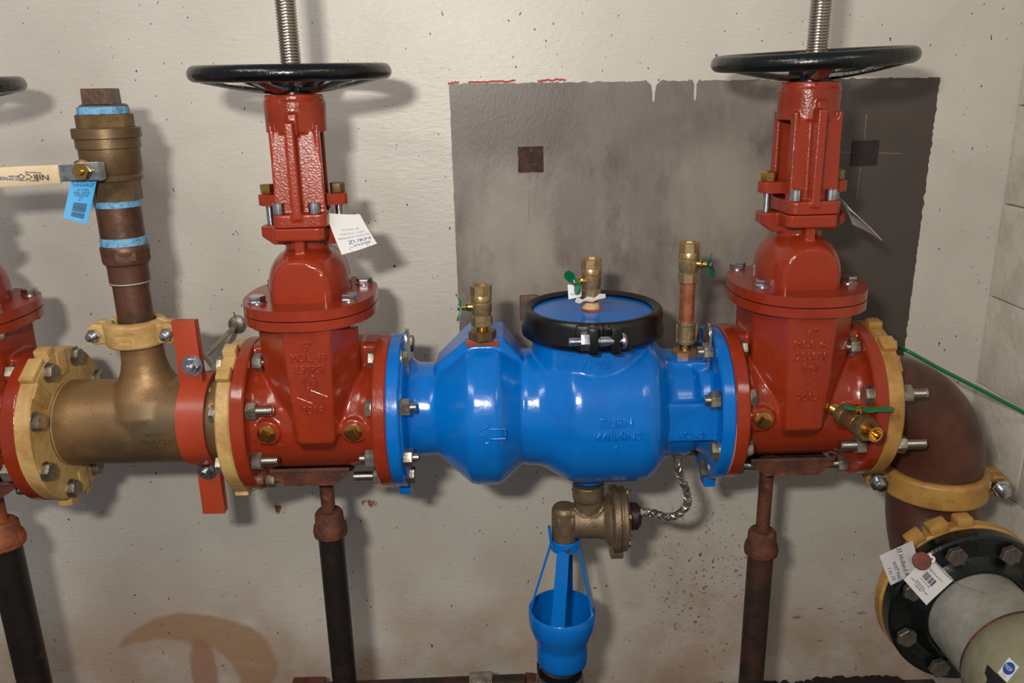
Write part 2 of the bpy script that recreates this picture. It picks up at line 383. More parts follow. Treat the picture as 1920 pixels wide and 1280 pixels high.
tone_blob(pm, (158, 151, 136), .44, .34, .15, .16, .7, .8, .6)
tone_blob(pm, (160, 154, 138), .02, .24, .13, .18, .7, .9, .6)
tone_blob(pm, (70, 61, 56), .86, .22, .27, .55, .3, .35, .95)
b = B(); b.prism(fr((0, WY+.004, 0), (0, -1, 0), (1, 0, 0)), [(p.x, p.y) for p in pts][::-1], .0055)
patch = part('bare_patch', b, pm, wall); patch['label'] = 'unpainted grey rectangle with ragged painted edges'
def wallbox(name, x0, y0, x1, y1, m, d=.002, parent=wall, th=.0075):
    A, Bq = at(x0, y0, WY), at(x1, y1, WY); b = B()
    pts = [Vector((A.x, A.z)), Vector((Bq.x, A.z)), Vector((Bq.x, Bq.z)), Vector((A.x, Bq.z))]; ps = []
    for i in range(4): ps += jag(pts[i], pts[(i+1) % 4], 7, .0016, i+x0)
    b.prism(fr((0, WY+.004, 0), (0, -1, 0), (1, 0, 0)), [(p.x, p.y) for p in ps], th)
    return part(name, b, m, parent)
RSQ = mat('rusty_anchor_square', (74, 44, 34), .8, c2=(48, 34, 30), scale=60, c3=(120, 84, 76), s3=90, lo3=.6, hi3=.68, bump=.003, bscale=200)
RSD = mat('dark_anchor_square', (44, 30, 28), .7, c2=(30, 24, 24), scale=60, bump=.002, bscale=200)
wallbox('anchor_plate', 971, 275, 1019, 322, RSQ); wallbox('anchor_plate', 1598, 264, 1643, 310, RSD)
CHALK = mat('chalk_scratch', (150, 144, 136), .8, c2=(120, 114, 108), scale=300, lo=.4, hi=.5)
for (x0, y0, x1, y1) in ((994, 265, 993, 274), (993, 325, 991, 420), (1020, 296, 1080, 298), (1080, 298, 1135, 308), (1624, 214, 1620, 262), (1613, 314, 1604, 385), (1645, 286, 1690, 288), (1565, 284, 1596, 286)):
    A, Q = at(x0, y0, WY), at(x1, y1, WY); b = B()
    d = (Q-A); n = Vector((-d.z, 0, d.x)).normalized()*.0008; yo = Vector((0, -.0018, 0))
    b.loft([[A-n+yo, A+n+yo, A+n, A-n], [Q-n*.6+yo, Q+n*.6+yo, Q+n*.6, Q-n*.6]]); part('scratch', b, CHALK, wall)
REDM = mat('red_marker_paint', (170, 44, 46), .6)
for (x0, x1, y) in ((878, 972, 155), (840, 862, 157), (1008, 1064, 152)):
    A, Q = at(x0, y, WY), at(x1, y-3, WY); b = B(); ps = jag(Vector((A.x, A.z)), Vector((Q.x, Q.z)), 16, .003, x0)
    up = [(p.x, p.y+.0022) for p in ps]; b.prism(fr((0, WY+.002, 0), (0, -1, 0), (1, 0, 0)), up+[(p.x, p.y-.0012) for p in ps][::-1], .004); part('red_paint_trace', b, REDM, wall)
# wooden block behind the cap
b = B(); A = at(975, 552, WY); b.box(fr((A.x+.020, WY-.006, A.z-.028)), .042, .014, .056, .005)
o = part('wall_plate', b, mat('brown_weathered_plate', (112, 86, 74), .7, c2=(90, 66, 56), scale=40, bump=.002)); tag(o, 'small brown plate with a grid of dots on the wall behind the cover ring', 'plate')
for i in range(2):
    for j in range(3):
        b = B(); b.cyl(fr((A.x+.009+i*.009, WY-.0125, A.z-.018-j*.010), (0, -1, 0)), .0017, .0006, 10); part('dot', b, INKK, o)
# short hose bit lying behind the plate
# ------------------------------------------------------------------ gate valves
def gate_body(xl, xr, fdx):
    b = B(); X = fr((0, 0, 0), (1, 0, 0), (0, 0, 1))
    def bz(x): return x
    b.lathe([(.139, -xl+.003), (.139, -xl+.02), (.114, -xl+.026), (.106, -xl+.036), (.101, -xl+.05), (.101, xr-.05), (.106, xr-.036), (.114, xr-.026), (.139, xr-.02), (.139, xr-.003)], X, 72)
    def oc(z, wx, wy, fx, dx=0):
        fy = wy*.45; return [(dx-fx, -wy, z), (dx+fx, -wy, z), (wx, -fy, z), (wx, fy, z), (fx, wy, z), (-fx, wy, z), (-wx, fy, z), (-wx, -fy, z)]
    b.loft([oc(-.06, .045, .07, .02, fdx*.5), oc(-.012, .06, .119, .029, fdx), oc(.06, .082, .121, .034, fdx), oc(.195, .086, .121, .038, fdx)])
    b.box(fr((0, .0, .09)), (xl+xr)-.02, .07, .094, .01)
    # bosses for the plugs
    for s in (-1, 1):
        x = s*.074; d = Vector((0, -math.cos(math.radians(2)), 0)); b.cyl(fr((x, -.06, .004), (0, -1, -.02)), .0225, .048, 24)
    return remesh(b, 'body', RED, .0028, 5)
def gate_bonnet():
    b = B(); prof = []
    for i in range(0, 13):
        t = i/12*PI/2; prof.append((math.cos(t)**.72 if i < 12 else 0, .240+.068*math.sin(t)**.9))
    prof = [(1, .215)]+prof
    bm0 = B(); bm0.lathe(prof, fr(), 48, sx=.068, sy=.108)
    for v in bm0.bm.verts: v.co.y = max(min(v.co.y, .088), -.080)
    me = bm0.mesh('t', RED); b.bm.from_mesh(me)
    b.cyl(fr((0, 0, .27)), .037, .07, 32)
    b.box(fr((0, -.04, .295)), .016, .04, .06, .002); b.box(fr((0, .04, .295)), .016, .04, .06, .002)
    b.prism(fr((0, 0, .3255)), rrect(.086, .134, .012), .0205)
    b.prism(fr((0, -.02, .305), (0, 1, 0), (1, 0, 0)), [(-.072, -.022), (-.072, -.040), (.072, -.040), (.072, -.022), (.052, -.007), (-.052, -.007)], .04)
    return remesh(b, 'bonnet', RED, .0022, 3)
def gate_yoke():
    b = B(); b.lathe([(.030, .495), (.0495, .497), (.050, .545), (.0475, .548), (.0475, .5565), (.028, .5565), (.028, .495)], fr(), 48, closed=False)
    for s in (-1, 1):
        y = s*.044
        b.loft([[(-.041, y-.0055, .36), (.041, y-.0055, .36), (.041, y+.0055, .36), (-.041, y+.0055, .36)], [(-.0395, y*.86-.0055, .50), (.0395, y*.86-.0055, .50), (.0395, y*.86+.0055, .50), (-.0395, y*.86+.0055, .50)]])
        b.box(fr((-.004, s*.057, .437)), .015, .026, .155, .001)
        b.box(fr((0, s*.049, .51)), .016, .012, .035, .001)
        for e in (-1, 1): b.box(fr((e*.0365, s*.036, .435)), .007, .018, .15, .001)
    b.prism(fr((0, 0, .347)), rrect(.088, .134, .014), .0215)
    return remesh(b, 'yoke', REDROUGH, .0019, 2)
SPK = 6
def handwheel(parent, m, tilt=(0, 0), spin=0, z=.578):
    hwl = []
    M = fr((0, 0, z)) @ Matrix.Rotation(tilt[0], 4, 'X') @ Matrix.Rotation(tilt[1], 4, 'Y') @ Matrix.Rotation(spin, 4, 'Z')
    b = B(); pr = []
    for i in range(20):
        t = 2*PI*i/20; pr.append((.149+.0125*math.cos(t), .012+.0135*math.sin(t)*(1 if math.sin(t) > 0 else .9)))
    b.lathe(pr, fr(), 96, closed=True); rim = part('handwheel', b, m, parent, 60, M)
    for k in range(SPK):
        a = 2*PI*k/SPK; c, s = math.cos(a), math.sin(a); b = B()
        P = [(.024, -.014), (.06, -.012), (.10, -.006), (.142, .004)]; wdt = [.017, .014, .012, .013]; th = [.012, .009, .0075, .009]
        loops = []
        for (r, z), w_, t_ in zip(P, wdt, th):
            q = Vector((c*r, s*r, z)); n = Vector((-s, c, 0))*w_; u = Vector((0, 0, t_*.6))
            loops.append([q-n-u*.3, q-n*.3-u, q+n*.3-u, q+n-u*.3, q+n*.9+u*.5, q-n*.9+u*.5])
        b.loft(loops); part('spoke', b, m, rim, 50)
    b = B(); b.lathe([(.036, -.026), (.0375, -.024), (.0375, -.012), (.034, .0), (.033, .012), (.029, .014), (.019, .014), (.019, -.026)], fr(), 40, closed=True)
    part('hub', b, m, rim)
    b = B(); b.lathe([(.018, .014), (.027, .014), (.027, .024), (.018, .024)], fr(), 6, closed=True); part('hub_nut', b, BRASSD, rim)
    b = B(); b.lathe([(.018, -.0275), (.036, -.0275), (.036, -.0245), (.018, -.0245)], fr(), 36, closed=True); part('washer', b, BRASSY, rim, M=fr((0, 0, 0)))
    return rim
GB = {}
def gate_valve(x, z, label, xl, xr, fdx, wheel_m, yoke_rot, tilt, zw, bolts, spec_l, spec_r, body_key, stemtilt=0, lettering=True):
    t = thing('gate_valve', (x, 0, z), label, 'valve', None)
    if body_key not in GB: GB[body_key] = gate_body(xl, xr, fdx)
    if 'bon' not in GB: GB['bon'] = gate_bonnet(); GB['yoke'] = gate_yoke()
    body = inst('body', GB[body_key], t)
    for s, xx in ((-1, -xl), (1, xr-.024)):
        b = B(); ring(b, fr((xx, 0, 0), (1, 0, 0), (0, 0, 1)), .140, .08, .024, 96, .003); part('flange', b, RED, t)
    b = B(); b.prism(fr((0, 0, .189)), sup(.112, .134, 2.35, 72), .0155, .002); part('lower_bonnet_flange', b, RED, t)
    b = B(); b.prism(fr((0, 0, .2045)), sup(.106, .128, 2.35, 48), .002); part('gasket', b, BLACKR, t)
    b = B(); b.prism(fr((0, 0, .2065)), sup(.112, .134, 2.35, 72), .017, .003); part('upper_bonnet_flange', b, RED, t)
    inst('bonnet', GB['bon'], t)
    for (bx, by) in bolts:
        inst('bolt_head', HEADZ, t, fr((bx, by, .2235)) @ Matrix.Rotation(random.uniform(0, 1), 4, 'Z'))
        n = inst('hex_nut', NUTS, t, fr((bx, by, .189), (0, 0, -1)) @ Matrix.Rotation(random.uniform(0, 1), 4, 'Z'))
    up = inst('yoke', GB['yoke'], t, Matrix.Rotation(yoke_rot, 4, 'Z'))
    for sx_ in (-1, 1):
        for sy_ in (-1, 1):
            b = B(); b.lathe([(.0085, 0), (.0095, .001), (.0095, .018), (.0085, .019), (.005, .019), (.005, .013), (0, .013)], fr(), 20); part('cap_screw', b, ZINC, t, M=fr((sx_*.029, sy_*.0545, .3685)))
    b = B(); b.prism(fr((0, 0, .377)), sup(.075, .019, 3.2, 40), .019, .0025); b.cyl(fr((0, 0, .372)), .030, .026, 28, .001); part('gland_plate', b, RED, t)
    for s in (-1, 1):
        b = B(); b.thread(fr((s*.059, 0, .328)), .0065, .078, .0018, 16, .0007); st = part('gland_stud', b, ZINC, t)
        b = B(); b.hex(fr((s*.059, 0, .3965)), .0125, .0165); part('nut', b, BRASSD if s > 0 else BRASSY, st)
    b = B(); b.cyl(fr((0, 0, .36)), .0155, .215, 20); b.thread(fr((0, 0, .55)), .0170, .34, .0046, 28, .0026)
    part('stem', b, STEEL, t, M=Matrix.Rotation(stemtilt, 4, 'Y'))
    handwheel(t, wheel_m, tilt, .35, zw)
    for s in (-1, 1):
        M = fr((s*.074, -.1075, .003), (0, -1, -.02)); b = B(); b.lathe([(.0155, 0), (.0155, .004), (.013, .005)], M, 24)
        b.lathe([(.0118, .003), (.0112, .015), (.0098, .017)], M, 4, ph=PI/4+s*.5); b.bm.normal_update(); part('drain_plug', b, BRASSY, t)
    bolt_ring(t, -xl+.024, 1, .1205, spec_l); bolt_ring(t, xr-.024, -1, .1205, spec_r)
    if lettering:
        fy = -.1205
        for s_, zz, sz in (('6"', .160, .019), ('MDL 48', .141, .016), ('250PSI', .1205, .016), ('2019', .048, .016)):
            text('raised_lettering', s_, sz*1.15, face_front(fdx, fy, zz), RED, t, .0016, bev=.0007, res=3)
        text('raised_lettering', 'UL', .0135, face_front(fdx, fy, .0985), RED, t, .0016, bev=.0004)
        b = B(); ring(b, fr((fdx, fy+.0005, .0985), (0, -1, 0)), .0125, .0106, .0030, 32, .0005)
        W, H = .026, .0115
        for (p, q) in (((-W, 0), (0, H)), ((0, H), (W, 0)), ((W, 0), (0, -H)), ((0, -H), (-W, 0))):
            p = Vector((fdx+p[0], fy, .0725+p[1])); q = Vector((fdx+q[0], fy, .0725+q[1])); b.tube([p, q], .0013, 8, up=(0, 1, 0))
        part('raised_emblem', b, RED, t)
        text('raised_lettering', 'FM', .008, face_front(fdx, fy, .0725), RED, t, .0014)
    return t
LB = [(-.078, -.064), (.076, -.062), (.082, .062), (-.082, .072), (0, -.118), (0, .115)][:4]
V1 = gate_valve(-.338, 0, 'red gate valve left of the blue valve body, white card tag on its neck', .127, .134, .012, BLACKP, .10, (math.radians(1.5), math.radians(.2)), .578, LB,
    [(22.5, 'm'), (67.5, 'm'), (-22.5, 'm'), (-67.5, 'm'), (112.5, 'm'), (-112.5, 'm')], [(22.5, 'h'), (67.5, 'h'), (-22.5, 'n'), (-67.5, 'l'), (112.5, 'h'), (-112.5, 'n')], 'A', 0)
V2 = gate_valve(.512, .003, 'red gate valve at the right, brass cock with green lever on its front', .127, .130, -.006, BLACKG, .06, (math.radians(2.2), math.radians(-2.2)), .579, [(-.072, .105), (-.068, -.040), (.084, -.028), (.06, .10)],
    [(22.5, 'h'), (67.5, 'h'), (-22.5, 'h'), (-67.5, 'm'), (112.5, 'h')], [(22.5, 'h'), (67.5, 'l'), (-22.5, 'm'), (-67.5, 'm'), (112.5, 'h')], 'B', .01)
V3 = gate_valve(-.952, -.010, 'red gate valve cut off by the left edge of the picture', .127, .127, .012, BLACKP, .1, (.03, 0), .578, [(-.07, -.075), (.082, -.05), (.075, .08), (-.07, .08)],
    [(22.5, 'm'), (67.5, 'm')], [(a, 'm') for a in (22.5, 67.5, -22.5, -67.5)], 'A')

# white card tags on the necks of the valves
def card(name, quad, m, label, cat='tag', th=.0006, bow=0.0, n=8):
    """card with real thickness whose corners are world points (tl, tr, br, bl)"""
    tl, tr, br, bl = (Vector(p) for p in quad); t = thing(name, tl, label, cat); b = B()
    nor = (tr-tl).cross(bl-tl).normalized(); o0 = tl
    def P(u, v): return (tl.lerp(tr, u)).lerp(bl.lerp(br, u), v)+nor*bow*(math.sin(PI*v*.9)*.7+math.sin(PI*u)*.5)-o0
    bm = b.bm; F1 = []; F2 = []
    for j in range(n+1):
        F1.append([bm.verts.new(P(i/n, j/n)-nor*th/2) for i in range(n+1)]); F2.append([bm.verts.new(P(i/n, j/n)+nor*th/2) for i in range(n+1)])
    for j in range(n):
        for i in range(n):
            bm.faces.new((F1[j][i], F1[j][i+1], F1[j+1][i+1], F1[j+1][i])); bm.faces.new((F2[j][i], F2[j+1][i], F2[j+1][i+1], F2[j][i+1]))
    for i in range(n):
        for a, c in (((0, i), (0, i+1)), ((n, i), (n, i+1)), ((i, 0), (i+1, 0)), ((i, n), (i+1, n))):
            bm.faces.new((F1[a[0]][a[1]], F2[a[0]][a[1]], F2[c[0]][c[1]], F1[c[0]][c[1]]))
    part('sheet', b, m, t, 60)
    W, H = (tr-tl).length, (bl-tl).length
    s = 1 if nor.dot(CAM-tl) > 0 else -1
    def ink(name, st, u, v, size, m2, rot=0, sx=1, shear=0):
        def g(p):
            c, s_ = math.cos(rot), math.sin(rot); x = p.x*c-p.y*s_; y = p.x*s_+p.y*c
            return P(u+x/W, v-y/H)+nor*s*(th/2+.0003+p.z)
        return text(name, st, size, None, m2, t, .00008, warp=g, sx=sx, res=1, shear=shear)
    def bars(u0, v0, u1, v1, n_, m2, horiz=False, seed=1):
        rnd = random.Random(seed); bb_ = B()
        for k in range(n_):
            a = k/n_; e = a+rnd.uniform(.25, .75)/n_
            q = [(u0+(u1-u0)*a, v0), (u0+(u1-u0)*e, v0), (u0+(u1-u0)*e, v1), (u0+(u1-u0)*a, v1)] if not horiz else [(u0, v0+(v1-v0)*a), (u1, v0+(v1-v0)*a), (u1, v0+(v1-v0)*e), (u0, v0+(v1-v0)*e)]
            bb_.loft([[P(*c)+nor*s*(th/2+.0001) for c in q], [P(*c)+nor*s*(th/2+.0004) for c in q]])
        part('barcode', bb_, m2, t)
    return t, P, ink, bars, nor*s
def AQ(*ps): return [at(x, y, Y) for x, y, Y in ps]
t, P, ink, bars, nn = card('card_tag', AQ((610, 399, -.030), (675, 402, -.015), (707, 456, -.06), (641, 477, -.075)), WHITE, 'white printed card tag hanging beside the neck of the left red valve', bow=.004)
for st, v, z_ in (('MODEL 48', .42, .0062), ('UNF FLG OS&Y', .53, .0062), ('RESILIENT WEDGE', .63, .0062)): ink('printing', st, .52, v, z_, INKP)
ink('printing', 'ZURN', .62, .76, .0105, INKB, sx=1.3); ink('printing', 'WILKINS', .64, .87, .0065, INK, sx=1.1)
b = B(); c0 = P(.8, .94)+nn*.0006; ring(b, fr(c0, nn), .0036, .0031, .0003, 16, .00005); part('printed_seal', b, INKB, t)
b = B(); c0 = P(.32, .92)+nn*.0006; ring(b, fr(c0, nn), .0040, .0035, .0003, 5, .00005); part('printed_seal', b, INKB, t)
b = B(); ring(b, fr(P(.92, .03)+nn*.0003, nn), .003, .0012, .0004, 12, .00005); part('eyelet', b, WHITE, t)
t, P, ink, bars, nn = card('card_tag', AQ((1574, 371, .02), (1592, 392, -.06), (1653, 451, -.05), (1598, 421, .05)), WHITE, 'white card tag seen edge-on behind the neck of the right red valve', bow=.003)
bars(.1, .35, .6, .6, 6, INKP, True)

# ------------------------------------------------------------------ ochre flange adapters
def flange_adapter(x, z, w_, label, m, heads, face, tabs, ri=.074, tabs_x=0):
    t = thing('flange_adapter', (x, 0, z), label, 'flange'); X = fr((0, 0, 0), (1, 0, 0), (0, 0, 1))
    for half in (0, 1):           # two cast halves with a thin split between them
        b = B(); n = 40; loops = []
        for i in range(n+1):
            a = math.radians(70+half*180)+ (PI-math.radians(1.0))*i/n
            c, s = -math.cos(a), math.sin(a); ro = .140; L = []
            for (r, xx) in ((ri, 0), (ri, w_), (ro-.003, w_), (ro, w_-.003), (ro, .003), (ro-.003, 0)): L.append((xx, c*r, s*r))
            loops.append(L)
        b.loft(loops); part('half_ring', b, m, t, 40)
    for a, wd, ht in tabs:
        a = math.radians(a); b = B(); d = Vector((0, -math.cos(a), math.sin(a)))
        b.box(fr(Vector((w_/2+tabs_x, 0, 0))+d*.143, d, (1, 0, 0)), w_*.95, wd, ht, .003); part('lug', b, m, t)
    if face:                     # raised pads on the visible face
        s, xf = face
        for a in (90, 270, 45, 200):
            a = math.radians(a); d = Vector((0, -math.cos(a), math.sin(a))); b = B()
            b.box(fr(Vector((xf, 0, 0))+d*.115, (1, 0, 0), d), .044, .03, .004, .0015); part('cast_pad', b, m, t)
        b = B(); ring(b, fr((xf-.001, 0, 0), (1, 0, 0)), ri+.004, ri-.001, .004, 64, .001); part('seat_ring', b, m, t)
    for xx, sg, spec in heads: bolt_ring(t, xx, sg, .1205, spec)
    return t
FA1 = flange_adapter(-.825, -.010, .027, 'round ochre flange adapter on the left end of the bronze tee', YEL, [(.027, 1, [(a, 'h') for a in ANG])], (1, .028), [(80, .022, .018), (285, .026, .018), (262, .022, .012), (60, .05, .010)])
FA2 = flange_adapter(-.490, -.004, .025, 'round ochre flange adapter between orange strap and left red valve', YEL, [(0, -1, [(a, 'h') for a in ANG])], None, [(72, .024, .018), (50, .026, .016), (-60, .024, .008)])
FA3 = flange_adapter(.642, .003, .026, 'round ochre flange adapter between right red valve and brown elbow', YELD, [(.026, 1, [(22.5, 'm'), (-22.5, 'l'), (67.5, 'h'), (-67.5, 'h'), (112.5, 'h')])], (1, .027), [(86, .026, .014), (60, .03, .010), (-84, .022, .01)])
b = B()
for dz in (-1, 1): b.box(fr((-.0005, -.13, .085+dz*.012), (-1, -.3, .2), (0, 0, 1)), .002, .014, .002)
b.box(fr((-.0005, -.138, .073), (-1, -.1, 0), (0, 0, 1)), .003, .012, .003); part('cast_mark', b, YEL, FA2)

# ------------------------------------------------------------------ bronze tee, riser, ball valve
TEE = thing('pipe_tee', (-.65, 0, -.010), 'cast bronze tee between ochre flange and orange strap at the left', 'pipe')
b = B(); b.lathe([(.0775, -.149), (.0775, .163)], fr((0, 0, 0), (1, 0, 0), (0, 0, 1)), 72)
b.lathe([(.082, 0), (.082, .03), (.068, .058), (.052, .078), (.0425, .096), (.038, .115), (.0365, .135), (.0365, .165)], fr((0, 0, 0)), 48, sy=.95)
inst('body', remesh(b, 'body', BRONZE, .0026, 8), TEE)
b = B(); ring(b, fr((-.149, 0, 0), (1, 0, 0)), .0785, .07, .004, 64, .001); part('end_ring', b, ZDULL, TEE)
A = warp_x
for st, a0, sz in (('6"x2"', -.28, .015), ('155.6X60.7', -.12, .0145), ('COPPER', .06, .009)):
    text('raised_lettering', st, sz, None, BRONZE, TEE, .0010, warp=warp_x(.030, .0775, a0, 1), bev=.0002)

def coupling(name, loc, label, m, r, h, wid, boltr, rot=0, axis=(0, 0, 1), xd=(1, 0, 0), cr=.0, lettering=None, front_only=False, parent_none=None):
    """two-part grooved coupling: two half housings, two ears with bolt and nut along local Y"""
    t = thing(name, loc, label, 'coupling'); M0 = fr((0, 0, 0), axis, xd) @ Matrix.Rotation(rot, 4, 'Z')
    for half in (0, 1):
        b = B(); n = 24; loops = []
        for i in range(n+1):
            a = math.radians(2)+(PI-math.radians(4))*i/n+half*PI; c, s = math.cos(a), math.sin(a); L = []
            for (rr, z) in ((r-.006, -h/2), (r+.004, -h/2), (r+.010, -h/2+.004), (r+.010, h/2-.004), (r+.004, h/2), (r-.006, h/2)): L.append(M0 @ Vector((c*rr, s*rr, z)))
            loops.append(L)
        b.loft(loops); sg = -1 if half else 1
        for e in (-1, 1):
            b.prism(M0 @ fr((0, sg*.002, 0), (0, sg, 0), (1, 0, 0)), [(e*x if e > 0 else e*x, y) for x, y in [(r-.004, -h*.36), (wid-h*.3, -h*.42), (wid, -h*.2), (wid, h*.2), (wid-h*.3, h*.42), (r-.004, h*.36)]][::e], h*.42, .003)
        inst('half_housing', remesh(b, 'half_housing', m, max(.0016, h*.05), 3), t)
    for e in (-1, 1):
        b = B(); s = boltr/.0094
        b.hex(M0 @ fr((e*(wid-h*.38), -h*.44, 0), (0, -1, 0)), .0155*s, .014*s); b.thread(M0 @ fr((e*(wid-h*.38), -h*.44-.012*s, 0), (0, -1, 0)), boltr, .016*s, .002, 16, .0008)
        part('bolt', b, ZINC, t)
        b = B(); b.lathe([(boltr*1.7, 0), (boltr*1.5, h*.12), (boltr*.8, h*.2)], M0 @ fr((e*(wid-h*.38), h*.43, 0), (0, 1, 0)), 20); part('bolt_head', b, ZINC, t)
    if lettering:
        for st, dz, sz in lettering:
            rr = r+.0105
            def g(p, rr=rr, dz=dz):
                a = p.x/rr; q = rr+p.z; return M0 @ Vector((q*math.sin(a), -q*math.cos(a), dz+p.y))
            text('raised_lettering', st, sz, None, m, t, .0008, warp=g)
    return t
coupling('grooved_coupling', (-.655, 0, .160), 'small ochre grooved coupling on the top branch of the bronze tee', YEL, .042, .046, .082, .0074, rot=-.03, lettering=[('S/1016777', .008, .008), ('2-60.3', -.003, .010), ('0.748.0', -.013, .008)])

RZ = -.6525
RIS = thing('riser_pipe', (RZ, 0, .172), 'dark copper riser nipple with ribbed reducer above the small ochre coupling', 'pipe')
b = B(); b.cyl(fr((0, 0, -.015)), .030, .095, 40); part('nipple', b, COPD, RIS)
b = B(); b.lathe([(.030, .076), (.0335, .076), (.0335, .104), (.0345, .110), (.038, .113), (.0395, .119), (.038, .125), (.0395, .130), (.040, .140), (.037, .145), (.032, .145)], fr(), 40); part('reducer', b, COPD, RIS)
b = B(); b.hex(fr((0, 0, .118)), .0415, .020, .002, 8); part('wrench_flats', b, COPD, RIS)
b = B(); b.lathe([(.0305, .078), (.0340, .078), (.0340, .0795), (.0305, .0795)], fr(), 40, closed=True); part('solder_line', b, mat('grey_solder', (180, 176, 168), .5), RIS)
b = B(); b.lathe([(.031, .143), (.0375, .144), (.0375, .156), (.0355, .158), (.031, .158)], fr(), 40); part('sealant_band', b, TAPE, RIS, label='pale blue sealant band')
b = B(); b.cyl(fr((0, 0, .153)), .0360, .064, 40, .001); part('upper_nipple', b, COPD, RIS)

BV = thing('ball_valve', (RZ, 0, .385), 'large bronze ball valve on the riser, cream lever pointing left', 'valve')
b = B(); b.lathe([(.030, -.006), (.0372, -.004), (.0372, .012), (.032, .014)], fr(), 40); part('sealant_band', b, TAPE, BV, label='pale blue sealant band')
b = B(); b.lathe([(.030, .006), (.041, .007), (.041, .036), (.043, .040), (.044, .048), (.030, .048)], fr(), 8, ph=.35); part('lower_hex', b, BVB, BV)
b = B(); b.lathe([(.03, .040), (.046, .041), (.047, .046), (.044, .050), (.0475, .055), (.048, .092), (.0505, .0935), (.0505, .108), (.0535, .1095), (.0535, .124), (.052, .1255), (.030, .126)], fr(), 56); part('body', b, BVB, BV)
b = B(); b.hex(fr((0, 0, .124), x=(1, .35, 0)), .0445, .024, .002, 8); part('upper_hex', b, BRASSD, BV)
b = B(); b.lathe([(.030, .145), (.0405, .147), (.0395, .158), (.030, .161)], fr(), 40); part('sealant_band', b, TAPE, BV)
b = B(); b.lathe([(.036, .1475), (.0375, .160), (.033, .163), (.03, .163)], fr((0, .004, 0)), 40); b.lathe([(.0335, .160), (.0325, .186), (.031, .187)], fr(), 4, ph=PI/4+.12); part('plug', b, COPD, BV)
b = B(); b.lathe([(.019, 0), (.019, .012), (.015, .015), (.012, .016), (.012, .026)], fr(at(162, 320, -.040)-Vector((RZ, 0, .385)), (0, -1, 0)), 24); part('stem_boss', b, BRASSD, BV)
ls = Vector((-.020, -.066, .064))
b = B(); hp = [at(186, 321, -.066)-Vector((RZ, 0, .385)), at(150, 322, -.068)-Vector((RZ, 0, .385)), at(108, 325, -.068)-Vector((RZ, 0, .385))]
def bar(b, pts, hgt, th):
    loops = []
    for i, p in enumerate(pts):
        p = Vector(p); d = (Vector(pts[min(i+1, len(pts)-1)])-Vector(pts[max(i-1, 0)])).normalized(); n = d.cross(Vector((0, 0, 1))).normalized()*th/2
        h_ = (hgt[i] if isinstance(hgt, list) else hgt)/2; u = Vector((0, 0, h_))
        loops.append([p-n-u*.85, p-n*.6-u, p+n*.6-u, p+n-u*.85, p+n+u*.85, p+n*.6+u, p-n*.6+u, p-n+u*.85])
    b.loft(loops); return b
bar(b, [hp[0]+Vector((.003, .012, 0)), hp[0], hp[1], hp[2]], [.026, .030, .028, .026], .0035); part('lever_bracket', b, ZINC, BV)
g0 = at(112, 326, -.068)-Vector((RZ, 0, .385)); g1 = at(-140, 341, -.075)-Vector((RZ, 0, .385))
b = B(); bar(b, [g0, g0.lerp(g1, .25), g0.lerp(g1, .6), g1], [.029, .031, .031, .033], .007); part('lever_grip', b, CREAM, BV, label='cream grip with blue printing')
def inkf(st, px, py, size, m, parent, off, y, rot=PI, sx=1): 
    q = at(px, py, y)-off; M = fr(q, (0, -1, .02), (1, 0, -.06)) @ Matrix.Rotation(rot, 4, 'Z'); return text('printing', st, size, M, m, parent, .0002, sx=sx, res=1)
OFF = Vector((RZ, 0, .385))
inkf('NIBCO', 62, 331, .0125, INK, BV, OFF, -.0745, sx=1.3); inkf('400 WOG  150 SWP', 55, 338, .0035, INK, BV, OFF, -.0745)
inkf('TFP-600A-LF NSF', 62, 323, .0035, INK, BV, OFF, -.0745); inkf('600 CWP\n150 SWP', 26, 333, .0045, INKB, BV, OFF, -.0755); inkf('NSF', 6, 334, .008, INKB, BV, OFF, -.0755)
b = B(); M = fr(at(156, 321, -.068)-OFF, (-.05, -1, 0)); b.hex(M @ fr((0, 0, .001)), .0150, .009); b.thread(M @ fr((0, 0, .006)), .0062, .009, .0016, 14, .0006); part('lever_nut', b, BRASSY, BV)
t, P, ink, bars, nn = card('barcode_tag', AQ((134, 333, -.063), (184, 327, -.056), (163, 420, -.064), (118, 408, -.074)), BLUETAG, 'bright blue barcode tag hanging from the lever of the large bronze ball valve', bow=.002)
ink('printing', 'NIBCO', .60, .09, .0105, INK, rot=.0, sx=1.35); ink('printing', 'TFP600A-LF', .52, .21, .0062, INK, sx=1.1)
for st, v in (('1/4 TURN', .31), ('BALL VALVE', .37), ('THREADED', .43)): ink('printing', st, .52, v, .0048, INK)
ink('printing', '2"', .52, .51, .0075, INK); bars(.28, .60, .82, .92, 11, INK, True, 5)

# ------------------------------------------------------------------ orange strap clamp and rod
ST = thing('strap_clamp', (-.552, 0, -.008), 'orange-red strap clamp bolted round the bronze tee', 'clamp')
for half in (0, 1):
    b = B(); n = 24; loops = []; R = .0785; T = .008; wd = .024
    for i in range(n+1):
        a = PI/2+(PI*i/n if half == 0 else -PI*i/n); c, s = math.cos(a), math.sin(a)      # half 0 is the front one (-Y)
        loops.append([(-wd, c*R*1.0, s*R), (wd, c*R, s*R), (wd, c*(R+T), s*(R+T)), (-wd, c*(R+T), s*(R+T))])
    b.loft(loops)
    part('band', b, ORANGE, ST)
b = B(); b.box(fr((-.006, -.030, .132)), .041, .008, .125, .0015); part('upper_lug', b, ORANGE, ST)
b = B(); b.box(fr((-.006, -.018, .132)), .041, .008, .121, .0015); part('upper_lug', b, ORANGE, ST)
b = B(); b.box(fr((.002, -.030, -.127)), .041, .008, .104, .0015); part('lower_lug', b, ORANGE, ST)
